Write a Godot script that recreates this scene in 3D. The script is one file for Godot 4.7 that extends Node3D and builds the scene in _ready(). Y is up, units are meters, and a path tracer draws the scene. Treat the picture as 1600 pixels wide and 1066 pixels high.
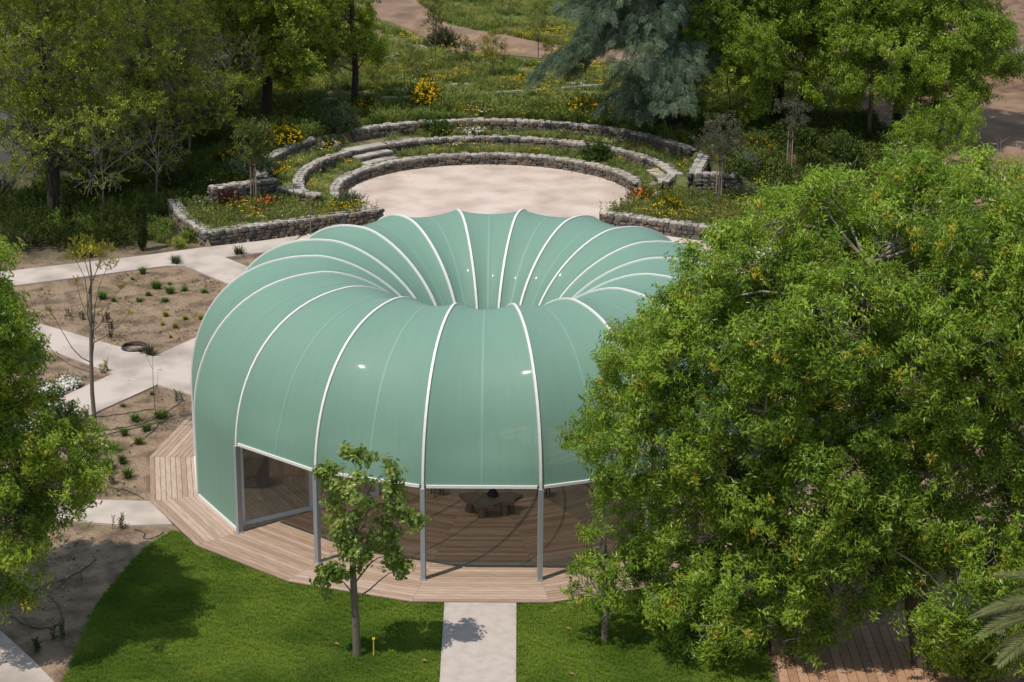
extends Node3D

# ---------------------------------------------------------------- mesh building
class MB:
	var v := PackedVector3Array()
	var n := PackedVector3Array()
	var uv := PackedVector2Array()
	var c := PackedColorArray()
	var ix := PackedInt32Array()
	var col := Color.WHITE

	func vert(p: Vector3, nn: Vector3, u := Vector2.ZERO) -> int:
		v.append(p); n.append(nn); uv.append(u); c.append(col)
		return v.size() - 1

	func tri(a: int, b: int, d: int) -> void:      # wound so that its front agrees with its normals
		var f := (v[d] - v[a]).cross(v[b] - v[a])
		if f.dot(n[a] + n[b] + n[d]) < 0.0:
			ix.append(a); ix.append(d); ix.append(b)
		else:
			ix.append(a); ix.append(b); ix.append(d)

	func face(pts: Array, hint: Vector3, uvs: Array = []) -> void:
		var nn: Vector3 = (pts[1] - pts[0]).cross(pts[2] - pts[0]).normalized()
		if nn.dot(hint) < 0.0:
			nn = -nn
		var k := []
		for i in pts.size():
			k.append(vert(pts[i], nn, uvs[i] if uvs.size() else Vector2(pts[i].x + pts[i].y * .3, pts[i].z + pts[i].y)))
		for i in range(1, pts.size() - 1):
			tri(k[0], k[i], k[i + 1])

	func hull8(p: Array) -> void:                  # p: four bottom corners, then the four above them
		var mid := Vector3.ZERO
		for q in p:
			mid += q / 8.0
		for f in [[0, 1, 2, 3], [4, 5, 6, 7], [0, 1, 5, 4], [1, 2, 6, 5], [2, 3, 7, 6], [3, 0, 4, 7]]:
			var w := [p[f[0]], p[f[1]], p[f[2]], p[f[3]]]
			face(w, (w[0] + w[1] + w[2] + w[3]) / 4.0 - mid)

	func box(o: Vector3, ax: Vector3, ay: Vector3, az: Vector3) -> void:   # centre and half axes
		hull8([o - ax - ay - az, o + ax - ay - az, o + ax - ay + az, o - ax - ay + az, o - ax + ay - az, o + ax + ay - az, o + ax + ay + az, o - ax + ay + az])

	func tube(pts: Array, rad: Array, sides := 7, cap := true) -> void:
		var up := Vector3(0.31, 0.2, 0.93)
		var rows := []
		var along := 0.0
		for i in pts.size():
			var t: Vector3 = (pts[mini(i + 1, pts.size() - 1)] - pts[maxi(i - 1, 0)]).normalized()
			var a := t.cross(up)
			if a.length() < 0.05:
				a = t.cross(Vector3.RIGHT)
			a = a.normalized()
			var b := t.cross(a)
			if i > 0:
				along += (pts[i] - pts[i - 1]).length()
			var row := []
			for k in sides:
				var an := TAU * k / sides
				var d := a * cos(an) + b * sin(an)
				row.append(vert(pts[i] + d * rad[i], d, Vector2(float(k) / sides * 1.0, along)))
			rows.append(row)
		for i in rows.size() - 1:
			for k in sides:
				var k2 := (k + 1) % sides
				tri(rows[i][k], rows[i][k2], rows[i + 1][k2])
				tri(rows[i][k], rows[i + 1][k2], rows[i + 1][k])
		if cap:
			for e in [0, pts.size() - 1]:
				var t: Vector3 = (pts[1] - pts[0]) if e == 0 else (pts[e] - pts[e - 1])
				var ring := []
				for k in sides:
					ring.append(v[rows[e][k]])
				face(ring, -t if e == 0 else t)

	func leaf(p: Vector3, d: Vector3, side: Vector3, l: float, w: float, fold: float) -> void:
		var up := side.cross(d).normalized()
		var tip := p + d * l - up * l * 0.18
		var m := p + d * l * 0.42
		var l1 := m + side * w * 0.5 + up * w * fold
		var l2 := m - side * w * 0.5 + up * w * fold
		face([p, l1, tip], up)
		face([p, tip, l2], up)

	func done() -> ArrayMesh:
		var a := []
		a.resize(Mesh.ARRAY_MAX)
		a[Mesh.ARRAY_VERTEX] = v; a[Mesh.ARRAY_NORMAL] = n; a[Mesh.ARRAY_TEX_UV] = uv; a[Mesh.ARRAY_COLOR] = c; a[Mesh.ARRAY_INDEX] = ix
		var m := ArrayMesh.new()
		m.add_surface_from_arrays(Mesh.PRIMITIVE_TRIANGLES, a)
		return m

# ---------------------------------------------------------------- scene helpers
var used := {}
var rng := RandomNumberGenerator.new()
var noise := FastNoiseLite.new()
var M := {}
var S := {}

func V(x: float, z: float) -> Vector2:
	return Vector2(x, z)

func numbered(called: String) -> String:
	var k: int = used.get(called, 0)
	used[called] = k + 1
	return called if k == 0 else "%s_%03d" % [called, k]

func thing(called: String, label: String, category: String, at := Vector3.ZERO, group := "") -> Node3D:
	var o := Node3D.new()
	o.name = numbered(called)
	o.position = at
	add_child(o)
	tag(o, label, category, group)
	return o

func tag(o: Node3D, label: String, category := "", group := "") -> void:
	o.set_meta("label", label)
	if category != "":
		o.set_meta("category", category)
	if group != "":
		o.set_meta("group", group)

func part(called: String, mesh: Mesh, m: Material, parent: Node3D, at := Vector3.ZERO) -> MeshInstance3D:
	var o := MeshInstance3D.new()
	o.name = called
	o.mesh = mesh
	o.material_override = m
	o.position = at
	parent.add_child(o, true)
	return o

func struct(called: String, mesh: Mesh, m: Material) -> MeshInstance3D:
	var o := MeshInstance3D.new()
	o.name = numbered(called)
	o.mesh = mesh
	o.material_override = m
	o.set_meta("kind", "structure")
	add_child(o)
	return o

func many(called: String, mesh: Mesh, m: Material, where: Array, tint: Array, parent: Node3D = null) -> MultiMeshInstance3D:
	var mm := MultiMesh.new()
	mm.transform_format = MultiMesh.TRANSFORM_3D
	mm.use_colors = true
	mm.mesh = mesh
	mm.instance_count = where.size()
	for i in where.size():
		mm.set_instance_transform(i, where[i])
		mm.set_instance_color(i, tint[i])
	var o := MultiMeshInstance3D.new()
	o.multimesh = mm
	o.material_override = m
	o.set_meta("kind", "stuff")
	if parent:
		o.name = called
		parent.add_child(o, true)
	else:
		o.name = numbered(called)
		add_child(o)
	return o

func r(a: float, b: float) -> float:
	return rng.randf_range(a, b)

func rdir() -> Vector3:
	var z := r(-1, 1)
	var a := r(0, TAU)
	return Vector3(sqrt(1 - z * z) * cos(a), z, sqrt(1 - z * z) * sin(a))

func lin(x: float, y: float, z: float) -> Color:       # a material colour from linear values
	return Color(x, y, z).linear_to_srgb()

func aim(dir: Vector3, roll: float, s: float) -> Basis:   # y axis along dir
	var y := dir.normalized()
	var x := y.cross(Vector3(0.12, 0.33, 0.94))
	if x.length() < 0.05:
		x = y.cross(Vector3.RIGHT)
	x = x.normalized().rotated(y, roll)
	return Basis(x * s, y * s, x.cross(y) * s)

func upright(turn: float, s: float, sy: float, lean := 0.0) -> Basis:
	return Basis(Vector3.UP, turn) * Basis(Vector3.RIGHT, lean) * Basis.from_scale(Vector3(s, sy, s))

func tex(freq: float, oct: int, lo: float, hi: float, size := 512, warm := 0.0, kind := 0, seed_ := 1) -> NoiseTexture2D:
	var f := FastNoiseLite.new()
	f.noise_type = [FastNoiseLite.TYPE_SIMPLEX_SMOOTH, FastNoiseLite.TYPE_CELLULAR, FastNoiseLite.TYPE_VALUE_CUBIC][kind]
	f.frequency = freq
	f.fractal_octaves = oct
	f.seed = seed_
	var t := NoiseTexture2D.new()
	t.width = size
	t.height = size
	t.seamless = true
	t.noise = f
	var g := Gradient.new()
	g.set_color(0, Color(lo, lo * (1 - warm), lo * (1 - 2 * warm)))
	g.set_color(1, Color(hi, hi * (1 - warm * 0.3), hi * (1 - warm * 0.6)))
	t.color_ramp = g
	return t

func bumps(freq: float, oct: int, kind := 0, size := 512) -> NoiseTexture2D:
	var t := tex(freq, oct, 0.0, 1.0, size, 0.0, kind, 9)
	return t

func mat(c: Color, rough: float, t: Texture2D = null, scale := 1.0, bump: Texture2D = null, amount := 0.0) -> StandardMaterial3D:
	var m := StandardMaterial3D.new()
	m.albedo_color = c
	m.roughness = rough
	m.vertex_color_use_as_albedo = true
	if t:
		m.albedo_texture = t
	if bump:
		m.heightmap_enabled = true
		m.heightmap_texture = bump
		m.heightmap_scale = amount
	if t or bump:
		m.uv1_triplanar = true
		m.uv1_world_triplanar = true
		m.uv1_scale = Vector3.ONE * scale
	return m

func leafmat(through: float, rough := 0.5, spec := 0.4) -> StandardMaterial3D:
	var m := StandardMaterial3D.new()
	m.albedo_color = Color.WHITE
	m.roughness = rough
	m.metallic_specular = spec
	m.vertex_color_use_as_albedo = true
	m.backlight_enabled = true
	m.backlight = Color(through, through, through * 0.7).linear_to_srgb()
	m.cull_mode = BaseMaterial3D.CULL_DISABLED
	return m

# ---------------------------------------------------------------- the lie of the land
const AC := Vector2(-0.4, -30.4)       # centre of the round gravel floor
var left_bed := PackedVector2Array()
var right_bed := PackedVector2Array()

func around(x: float, z: float) -> Vector2:     # (distance, angle from straight back) about the round floor
	var d := Vector2(x, z) - AC
	return Vector2(d.length(), rad_to_deg(atan2(d.x, -d.y)))

func gy(x: float, z: float) -> float:
	var p := around(x, z)
	var side := clampf((absf(x + 0.4) - 9.5) / 5.0, 0.0, 1.0)
	var w := lerpf(2.2, 11.0, side)
	var back := smoothstep(-26.8, -26.8 - w, z)
	var y := -0.08 + 1.33 * back + 0.036 * maxf(0.0, -41.0 - z)
	y += 0.05 * noise.get_noise_2d(x * 4.0, z * 4.0) * smoothstep(-38, -44, z)
	if p.x < 9.45 and absf(p.y) < 112.0:
		if p.x < 6.5:
			y = -0.08
		elif p.x < 8.0:
			y = 0.36
		else:
			y = 0.80
		if absf(p.y) > 95.0 and p.x >= 6.5:
			y = minf(y, 0.42)
	elif Geometry2D.is_point_in_polygon(Vector2(x, z), left_bed) or Geometry2D.is_point_in_polygon(Vector2(x, z), right_bed):
		y = 0.40
	elif p.x < 9.6 and z > -32.0 or p.x < 6.6:
		y = -0.08
	return y

func ground_color(x: float, z: float) -> Color:
	var soil := Color(0.235, 0.172, 0.118)
	var meadow := Color(0.10, 0.14, 0.035)
	var dry := Color(0.20, 0.165, 0.09)
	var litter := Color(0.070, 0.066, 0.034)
	var reddish := Color(0.20, 0.125, 0.085)
	var p := around(x, z)
	var k := noise.get_noise_2d(x * 3.0, z * 3.0)
	var c := soil
	if z < -41 or p.x < 9.5 and p.x > 6.5:
		c = meadow.lerp(dry, clampf(0.25 + k * 1.0, 0, 1))
	elif Geometry2D.is_point_in_polygon(Vector2(x, z), left_bed) or Geometry2D.is_point_in_polygon(Vector2(x, z), right_bed):
		c = dry.lerp(meadow, clampf(0.4 + k, 0, 1))
	elif z < -26:
		c = meadow.lerp(litter, 0.5)
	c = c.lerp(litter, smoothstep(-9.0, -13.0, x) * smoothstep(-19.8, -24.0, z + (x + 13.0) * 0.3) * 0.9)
	c = c.lerp(reddish, smoothstep(10.0, 13.0, x) * smoothstep(-27.0, -32.0, z))
	return c * (1.0 + 0.35 * noise.get_noise_2d(x * 9.0 + 50, z * 9.0))

func on_ground(x: float, z: float, lift := 0.0) -> Vector3:
	return Vector3(x, gy(x, z) + lift, z)

func slab(poly: PackedVector2Array, top: float, thick: float) -> ArrayMesh:
	var b := MB.new()
	var idx := Geometry2D.triangulate_polygon(poly)
	if idx.is_empty():
		print("polygon crosses itself ", poly)
	for i in range(0, idx.size(), 3):
		var w := []
		for k in 3:
			var q := poly[idx[i + k]]
			w.append(Vector3(q.x, top, q.y))
		b.face(w, Vector3.UP)
	var mid := Vector2.ZERO
	for i in poly.size():
		var a := poly[i]
		var e := poly[(i + 1) % poly.size()]
		var out := Vector2(e.y - a.y, a.x - e.x)
		if Geometry2D.is_point_in_polygon((a + e) * 0.5 + out.normalized() * 0.01, poly):
			out = -out
		b.face([Vector3(a.x, top, a.y), Vector3(e.x, top, e.y), Vector3(e.x, top - thick, e.y), Vector3(a.x, top - thick, a.y)], Vector3(out.x, 0, out.y))
	return b.done()

func sheet(poly: PackedVector2Array, lift: float, cell: float) -> ArrayMesh:    # lies on the land
	var b := MB.new()
	var lo := poly[0]
	var hi := poly[0]
	for q in poly:
		lo = lo.min(q)
		hi = hi.max(q)
	var x := lo.x
	while x < hi.x:
		var z := lo.y
		while z < hi.y:
			var quad := PackedVector2Array([V(x, z), V(x + cell, z), V(x + cell, z + cell), V(x, z + cell)])
			for piece in Geometry2D.intersect_polygons(quad, poly):
				var idx := Geometry2D.triangulate_polygon(piece)
				for i in range(0, idx.size(), 3):
					var w := []
					for k in 3:
						w.append(on_ground(piece[idx[i + k]].x, piece[idx[i + k]].y, lift))
					b.face(w, Vector3.UP)
			z += cell
		x += cell
	return b.done()

# ---------------------------------------------------------------- leaves, grass and flowers to be copied
func sprig(pairs: int, stem: float, ll: float, lw: float, spread: float, droop: float, seed_: int) -> ArrayMesh:
	rng.seed = seed_
	var b := MB.new()
	b.col = Color(0.55, 0.42, 0.3)
	b.tube([Vector3.ZERO, Vector3(0, stem * 0.5, 0.01), Vector3(0, stem, 0)], [0.006, 0.004, 0.002], 3, false)
	for i in pairs:
		var t := (i + 0.6) / pairs
		for s in [-1, 1]:
			var a := r(0, TAU) if pairs > 5 else (i * 1.6 + (PI if s > 0 else 0.0) + r(-.4, .4))
			var out := Vector3(cos(a), 0, sin(a))
			var d := (Vector3.UP * (1.0 - spread) + out * spread + rdir() * 0.28 - Vector3.UP * droop * r(0.3, 1.2)).normalized()
			var side := d.cross(rdir())
			side = side.normalized()
			var k := r(0.72, 1.22)
			b.col = Color(k * r(0.92, 1.1), k, k * r(0.8, 1.1))
			var size := r(0.7, 1.15)
			b.leaf(Vector3(0, stem * t, 0) + out * 0.01, d, side, ll * size, lw * size, 0.22)
	return b.done()

func maple_sprig(count: int, seed_: int) -> ArrayMesh:     # broad lobed leaves on stalks
	rng.seed = seed_
	var b := MB.new()
	b.col = Color(0.6, 0.5, 0.3)
	b.tube([Vector3.ZERO, Vector3(0, 0.22, 0)], [0.005, 0.003], 3, false)
	for i in count:
		var a := i * 2.4 + r(-.4, .4)
		var out := Vector3(cos(a), r(-0.1, 0.6), sin(a)).normalized()
		var p := Vector3(0, 0.22 * (i + 1) / count, 0) + out * r(0.06, 0.1)
		var d := (out - Vector3.UP * r(0.2, 0.9)).normalized()
		var side := d.cross(Vector3.UP + rdir() * 0.5).normalized()
		var up := side.cross(d).normalized()
		var k := r(0.75, 1.2)
		b.col = Color(k, k * r(0.95, 1.05), k)
		var l := r(0.09, 0.15)
		var rim := []
		for q in [[-0.2, 0.35], [0.12, 0.62], [0.35, 0.3], [0.62, 0.55], [0.68, 0.22], [1.0, 0.0]]:
			rim.append(q)
		for s in [-1.0, 1.0]:
			var last := p
			for q in rim:
				var nx: Vector3 = p + d * l * q[0] + side * l * q[1] * s + up * (absf(q[1]) * 0.16 - q[0] * q[0] * 0.2) * l
				if last != p:
					b.face([p, last, nx], up)
				last = nx
	return b.done()

func cedar_spray(seed_: int) -> ArrayMesh:
	rng.seed = seed_
	var b := MB.new()
	for i in 17:
		var t := i / 17.0
		for s in [-1, 1]:
			var p := Vector3(0, t * 0.55, -0.10 * t * t)
			var d := Vector3(s * r(0.5, 0.9), r(0.35, 0.8), r(-0.25, 0.1)).normalized()
			var k := r(0.75, 1.2)
			b.col = Color(k, k, k * r(0.95, 1.05))
			var l := (0.17 - 0.09 * t) * r(0.7, 1.3)
			for j in 4:
				var dd := (d + rdir() * 0.32).normalized()
				b.leaf(p + d * l * 0.3 * j, dd, dd.cross(rdir()).normalized(), l * 0.8, 0.015, 0.3)
	return b.done()

func tuft(blades: int, h: float, w: float, lean: float, seed_: int, base := 0.03) -> ArrayMesh:
	rng.seed = seed_
	var b := MB.new()
	for i in blades:
		var a := r(0, TAU)
		var out := Vector3(cos(a), 0, sin(a))
		var side := Vector3(-out.z, 0, out.x)
		var p := out * r(0, base)
		var hh := h * r(0.55, 1.1)
		var k := lean * r(0.3, 1.2)
		var mid := p + Vector3.UP * hh * 0.6 + out * hh * k * 0.4
		var tip := p + Vector3.UP * hh * (1.0 - 0.25 * k) + out * hh * k
		var q := r(0.75, 1.2)
		b.col = Color(q * r(0.9, 1.15), q, q)
		var nn := (out * 0.5 + Vector3.UP).normalized()
		b.face([p - side * w * 0.5, p + side * w * 0.5, mid + side * w * 0.4, mid - side * w * 0.4], nn)
		b.face([mid - side * w * 0.4, mid + side * w * 0.4, tip], nn)
	return b.done()

func blossom(count: int, size: float, spread: float, seed_: int) -> ArrayMesh:   # small open flower heads
	rng.seed = seed_
	var b := MB.new()
	for i in count:
		var a := r(0, TAU)
		var q := sqrt(rng.randf()) * spread
		var p := Vector3(cos(a) * q, r(-0.3, 0.3) * spread, sin(a) * q)
		var nn := (Vector3.UP + rdir() * 0.7).normalized()
		var e := nn.cross(Vector3(0.3, 0.1, 0.9)).normalized()
		var f := nn.cross(e)
		var k := r(0.8, 1.05)
		b.col = Color(k, k, k)
		var s := size * r(0.7, 1.2)
		var ring := []
		for j in 6:
			ring.append(p + (e * cos(j * TAU / 6) + f * sin(j * TAU / 6)) * s)
		b.face(ring, nn)
	return b.done()

func stone_mesh(seed_: int) -> ArrayMesh:
	rng.seed = seed_
	var s := SphereMesh.new()
	s.radial_segments = 7
	s.rings = 3
	s.radius = 0.5
	s.height = 1.0
	var a := s.get_mesh_arrays()
	var b := MB.new()
	var pv: PackedVector3Array = a[Mesh.ARRAY_VERTEX]
	var id: PackedInt32Array = a[Mesh.ARRAY_INDEX]
	var f := FastNoiseLite.new()
	f.seed = seed_
	f.frequency = 1.1
	var moved := []
	for p in pv:
		var q: Vector3 = p
		for ax in 3:
			q[ax] = signf(q[ax]) * pow(absf(q[ax]) * 2.0, 0.42) * 0.5     # squared up
		q *= 1.0 + 0.5 * f.get_noise_3d(p.x * 2.6, p.y * 2.6, p.z * 2.6)
		moved.append(q)
	for i in range(0, id.size(), 3):
		var w := [moved[id[i]], moved[id[i + 1]], moved[id[i + 2]]]
		if (w[1] - w[0]).cross(w[2] - w[0]).length() > 1e-5:
			b.face(w, w[0] + w[1] + w[2])
	return b.done()

# ---------------------------------------------------------------- trees
# crown: ellipsoids [centre, radii]; k: what they are made of
func lobes_of(crown: Array, gap: float, rl: float, flat := 0.55) -> Array:
	var out := []
	for e in crown:
		var c: Vector3 = e[0]
		var rr: Vector3 = e[1]
		var area := 4.0 * PI * pow((pow(rr.x * rr.y, 1.6) + pow(rr.x * rr.z, 1.6) + pow(rr.y * rr.z, 1.6)) / 3.0, 0.625)
		var tries := int(area / (gap * gap) * 3.0) + 3
		for i in tries:
			var d := rdir()
			if d.y < -0.5 and rng.randf() < flat:
				continue
			var q := r(0.70, 1.0)
			if rng.randf() < 0.16:
				q = r(0.3, 0.7)
			var p := c + d * rr * q
			var ok := true
			for o in crown:
				if o != e:
					var u: Vector3 = (p - o[0]) / o[1]
					if u.length() < 0.72:
						ok = false
						break
			if ok:
				for l in out:
					if l[0].distance_squared_to(p) < gap * gap:
						ok = false
						break
			if ok:
				out.append([p, rl * r(0.75, 1.2), (d + Vector3.UP * 0.35).normalized()])
	return out

func limb(b: MB, a: Vector3, e: Vector3, r0: float, r1: float, sag: float, sides := 5) -> void:
	var pts := []
	var rad := []
	var side := rdir() * a.distance_to(e) * 0.09
	var steps := 4
	for i in steps + 1:
		var t := float(i) / steps
		pts.append(a.lerp(e, t) + Vector3.UP * sin(t * PI) * sag + side * sin(t * PI) + side.cross(Vector3.UP) * sin(t * TAU) * 0.5)
		rad.append(lerpf(r0, r1, t))
	b.tube(pts, rad, sides, false)

func grow(o: Node3D, trunk: Array, rad: Array, lobes: Array, k: Dictionary) -> void:
	var base := o.position
	var tb := MB.new()
	var tp := []
	for p in trunk:
		tp.append(p - base)
	tb.tube(tp, rad, 9)
	part("trunk", tb.done(), k.bark, o)
	var bb := MB.new()
	var where := []
	var tint := []
	var hub := []
	for l in lobes:
		var c: Vector3 = l[0] - base
		# limb from the trunk, or from a nearer hub that is already on one
		var from: Vector3 = tp[tp.size() - 1]
		var best := 1e9
		for i in range(1, tp.size()):
			for j in 4:
				var q: Vector3 = tp[i - 1].lerp(tp[i], j / 3.0)
				var cost := q.distance_to(c) + (3.0 * maxf(0.0, q.y - c.y + 0.6)) + (100.0 if q.y < k.get("fork", 1.0) else 0.0)
				if cost < best:
					best = cost
					from = q
		var r0: float = k.get("limb", 0.05)
		var nearhub := -1
		for i in hub.size():
			var d: float = hub[i].distance_to(c)
			if d < best * 0.55 and hub[i].distance_to(from) < c.distance_to(from):
				best = d / 0.55
				nearhub = i
		if nearhub >= 0:
			from = hub[nearhub]
			r0 *= 0.55
		limb(bb, from, c, r0, r0 * 0.35, c.distance_to(from) * 0.08, 5)
		hub.append(c)
		var lr: float = l[1]
		var out: Vector3 = l[2]
		var hue := r(-1.0, 1.0)
		for i in int(k.clumps):
			var d := (rdir() + out * 0.75).normalized()
			var p := c + d * lr * Vector3(1.0, k.get("flat", 0.8), 1.0) * r(0.55, 1.05)
			if rng.randf() < k.get("twig", 0.5):
				limb(bb, c.lerp(p, 0.05), p + (p - c) * k.get("over", 0.0), r0 * 0.30, 0.004, 0.0, 3)
			var n := int(k.sprigs * r(0.6, 1.4))
			for j in n:
				var q: Vector3 = p + Vector3(rng.randfn(), rng.randfn() * 0.8, rng.randfn()) * k.spread
				var g: Vector3 = (d * 0.6 + rdir() * 0.7 + Vector3.UP * k.rise).normalized()
				where.append(Transform3D(aim(g, r(0, TAU), k.size * r(0.75, 1.25)), q))
				var t := clampf(rng.randf() * 0.7 + hue * 0.22 + 0.15, 0, 1)
				var cc: Color = k.dark.lerp(k.light, t)
				if rng.randf() < k.get("odd", 0.0):
					cc = k.odd_color
				tint.append(cc)
		for i in int(k.get("bare", 0)):
			var d := (rdir() + out * 0.6 + Vector3.UP * 0.2).normalized()
			var p := c + d * lr * r(0.9, 1.6)
			limb(bb, c.lerp(p, 0.1), p, r0 * 0.22, 0.005, -0.08 * lr, 3)
			for j in 3:
				var s := c.lerp(p, r(0.35, 0.9))
				limb(bb, s, s + (d + rdir()).normalized() * lr * r(0.2, 0.5), 0.008, 0.003, 0.0, 3)
	part("branches", bb.done(), k.get("twigs", k.bark), o)
	many("crown", k.mesh, k.leaf, where, tint, o)

func shrub(called: String, label: String, category: String, at: Vector3, rad: float, h: float, mesh: Mesh, m: Material, dark: Color, light: Color, n: int, size: float, flower := Color.BLACK, heads := 0, group := "") -> Node3D:
	var o := thing(called, label, category, at, group)
	var st := MB.new()
	for i in 7:
		var a := r(0, TAU)
		limb(st, Vector3(cos(a) * rad * 0.1, -0.03, sin(a) * rad * 0.1), Vector3(cos(a) * rad * 0.6, h * r(0.5, 0.8), sin(a) * rad * 0.6), 0.014, 0.004, 0.05, 3)
	part("stem", st.done(), M.bark, o)
	var where := []
	var tint := []
	for i in n:
		var d := rdir()
		d.y = absf(d.y)
		var q := pow(rng.randf(), 0.4)
		var lump := 1.0 + 0.28 * sin(d.x * 5.0 + at.x) * cos(d.z * 6.0 + at.z)
		var p := Vector3(d.x * rad, d.y * h + 0.03, d.z * rad) * q * lump
		where.append(Transform3D(aim((d + Vector3.UP * 0.7 + rdir() * 0.6).normalized(), r(0, TAU), size * r(0.7, 1.25)), p))
		tint.append(dark.lerp(light, rng.randf()))
	many("foliage", mesh, m, where, tint, o)
	if heads:
		where = []
		tint = []
		for i in heads:
			var d := rdir()
			d.y = absf(d.y) * 0.8 + 0.2
			var p := Vector3(d.x * rad, d.y * h * 1.05 + 0.05, d.z * rad) * r(0.8, 1.1)
			where.append(Transform3D(aim(d + Vector3.UP, r(0, TAU), r(0.7, 1.3)), p))
			tint.append(flower * r(0.8, 1.1))
		many("blossom", S.heads, M.petal, where, tint, o)
	return o

# ---------------------------------------------------------------- dry stone walls
func stone_wall(called: String, label: String, line: Array, y0: float, y1: float, th: float, single: bool, faces: Array, size := 0.24) -> Node3D:
	var o := thing(called, label, "stone wall")
	var core := MB.new()
	var where := []
	var tone := []
	var length := 0.0
	for i in line.size() - 1:
		var a: Vector2 = line[i]
		var e: Vector2 = line[i + 1]
		var d := (e - a).normalized()
		var nn := Vector2(d.y, -d.x)            # to the left of the way along, seen from above
		var hx := Vector3(nn.x, 0, nn.y) * (th * 0.5 - 0.03)
		var a3 := Vector3(a.x - d.x * 0.05, y0 - 0.25, a.y - d.y * 0.05)
		var e3 := Vector3(e.x + d.x * 0.05, y0 - 0.25, e.y + d.y * 0.05)
		var up := Vector3.UP * (y1 - 0.05 - y0 + 0.25 - 0.003 * (i % 3))
		core.hull8([a3 - hx, e3 - hx, e3 + hx, a3 + hx, a3 - hx + up, e3 - hx + up, e3 + hx + up, a3 + hx + up])
		var run := a.distance_to(e)
		var rows := maxi(1, roundi((y1 - 0.08 - y0) / (size * 0.62)))
		for f in faces:
			for row in rows:
				var s := r(0.0, size * 0.5)
				while s < run:
					var w := size * r(0.5, 1.5)
					var h := (y1 - 0.06 - y0) / rows * r(0.7, 1.4)
					var c: Vector2 = a + d * (s + w * 0.5) + nn * f * (th * 0.5 - 0.07 + r(-0.015, 0.03))
					var y := y0 + (row + 0.45) * (y1 - 0.06 - y0) / rows + r(-0.035, 0.035)
					var bs := Basis(Vector3(d.x, 0, d.y) * w * 1.02, Vector3.UP * h * 1.05, Vector3(nn.x, 0, nn.y) * r(0.2, 0.26))
					where.append(Transform3D(Basis(Vector3(nn.x, 0, nn.y), r(-0.16, 0.16)) * bs, Vector3(c.x, y, c.y)))
					tone.append(0)
					s += w
		var lanes := maxi(1, roundi(th / 0.22))
		for lane in lanes:
			var s := r(-0.05, 0.1)
			while s < run:
				var w := size * r(0.8, 1.5)
				var c := a + d * (s + w * 0.5) + nn * ((lane + 0.5) / lanes - 0.5) * th
				var bs := Basis(Vector3(d.x, 0, d.y) * w * 1.03, Vector3.UP * r(0.10, 0.17), Vector3(nn.x, 0, nn.y) * th / lanes * r(0.98, 1.15))
				where.append(Transform3D(Basis(Vector3.UP, r(-0.12, 0.12)) * bs, Vector3(c.x, y1 - 0.06 + r(-0.025, 0.02), c.y)))
				tone.append(1)
				s += w
	part("core", core.done(), M.mortar, o)
	var rest := []
	var tints := []
	for i in where.size():
		var g := r(0.7, 1.25)
		if single and i < 290:
			var p := part("stone", S.stones[rng.randi() % S.stones.size()], M.caps[rng.randi() % 3] if tone[i] else M.stones[rng.randi() % 5], o)
			p.transform = where[i]
		else:
			rest.append(where[i])
			var cc: Color = Color(0.37, 0.355, 0.335) if tone[i] else [Color(0.105, 0.095, 0.085), Color(0.16, 0.142, 0.122), Color(0.075, 0.07, 0.066), Color(0.19, 0.145, 0.105), Color(0.13, 0.125, 0.12)][rng.randi() % 5]
			tints.append(cc * g)
	if rest.size():
		many("stone_facing", S.stones[1], M.stone_tinted, rest, tints, o)
	return o

func arc(radius: float, a0: float, a1: float, step := 5.0) -> Array:
	var out := []
	var n := maxi(1, roundi(absf(a1 - a0) / step))
	for i in n + 1:
		var a := deg_to_rad(lerpf(a0, a1, float(i) / n))
		out.append(AC + Vector2(sin(a), -cos(a)) * radius)
	return out

func hose(label: String, pts: Array, rad := 0.012) -> void:
	var o := thing("irrigation_hose", label, "hose", Vector3.ZERO, "black hoses on the soil")
	var c := Curve3D.new()
	for i in pts.size():
		var a: Vector2 = pts[maxi(i - 1, 0)]
		var e: Vector2 = pts[mini(i + 1, pts.size() - 1)]
		var t := (e - a) * 0.17
		c.add_point(on_ground(pts[i].x, pts[i].y, 0.02), Vector3(-t.x, 0, -t.y), Vector3(t.x, 0, t.y))
	var b := MB.new()
	var w := []
	var q := []
	var n := int(c.get_baked_length() / 0.07) + 2
	for i in n + 1:
		w.append(c.sample_baked(c.get_baked_length() * i / n) + Vector3(0, 0.012 * sin(i * 0.9), 0))
		q.append(rad)
	b.tube(w, q, 6)
	part("tube", b.done(), M.rubber, o)

# ---------------------------------------------------------------- the ring tent
const RO := 8.3
func profile() -> Array:            # (distance from the axis, height) from the hem over the crest into the throat
	var h0 := 2.114
	var hc := 5.97
	var rc := 4.693
	var ri := 1.69
	var b2 := 2.506
	var n1 := 2.23
	var n2 := 1.65
	var out := []
	for i in 17:
		var t := PI / 2 * i / 16.0
		out.append(Vector2(rc + (RO - rc) * pow(cos(t), 2.0 / n1), h0 + (hc - h0) * pow(sin(t), 2.0 / n1)))
	for i in range(1, 15):
		var t := PI / 2 * i / 14.0
		out.append(Vector2(rc - (rc - ri) * pow(sin(t), 2.0 / n2), hc - b2 + b2 * pow(cos(t), 2.0 / n2)))
	return out

func even(pr: Array, n: int) -> Array:          # the same curve in equal steps
	var c := Curve2D.new()
	c.bake_interval = 0.05
	for p in pr:
		c.add_point(p)
	var out := []
	for i in n + 1:
		out.append(c.sample_baked(c.get_baked_length() * i / n))
	return out

func ring(p: Vector2, deg: float) -> Vector3:
	var a := deg_to_rad(deg)
	return Vector3(sin(a) * p.x, p.y, cos(a) * p.x)

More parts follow.
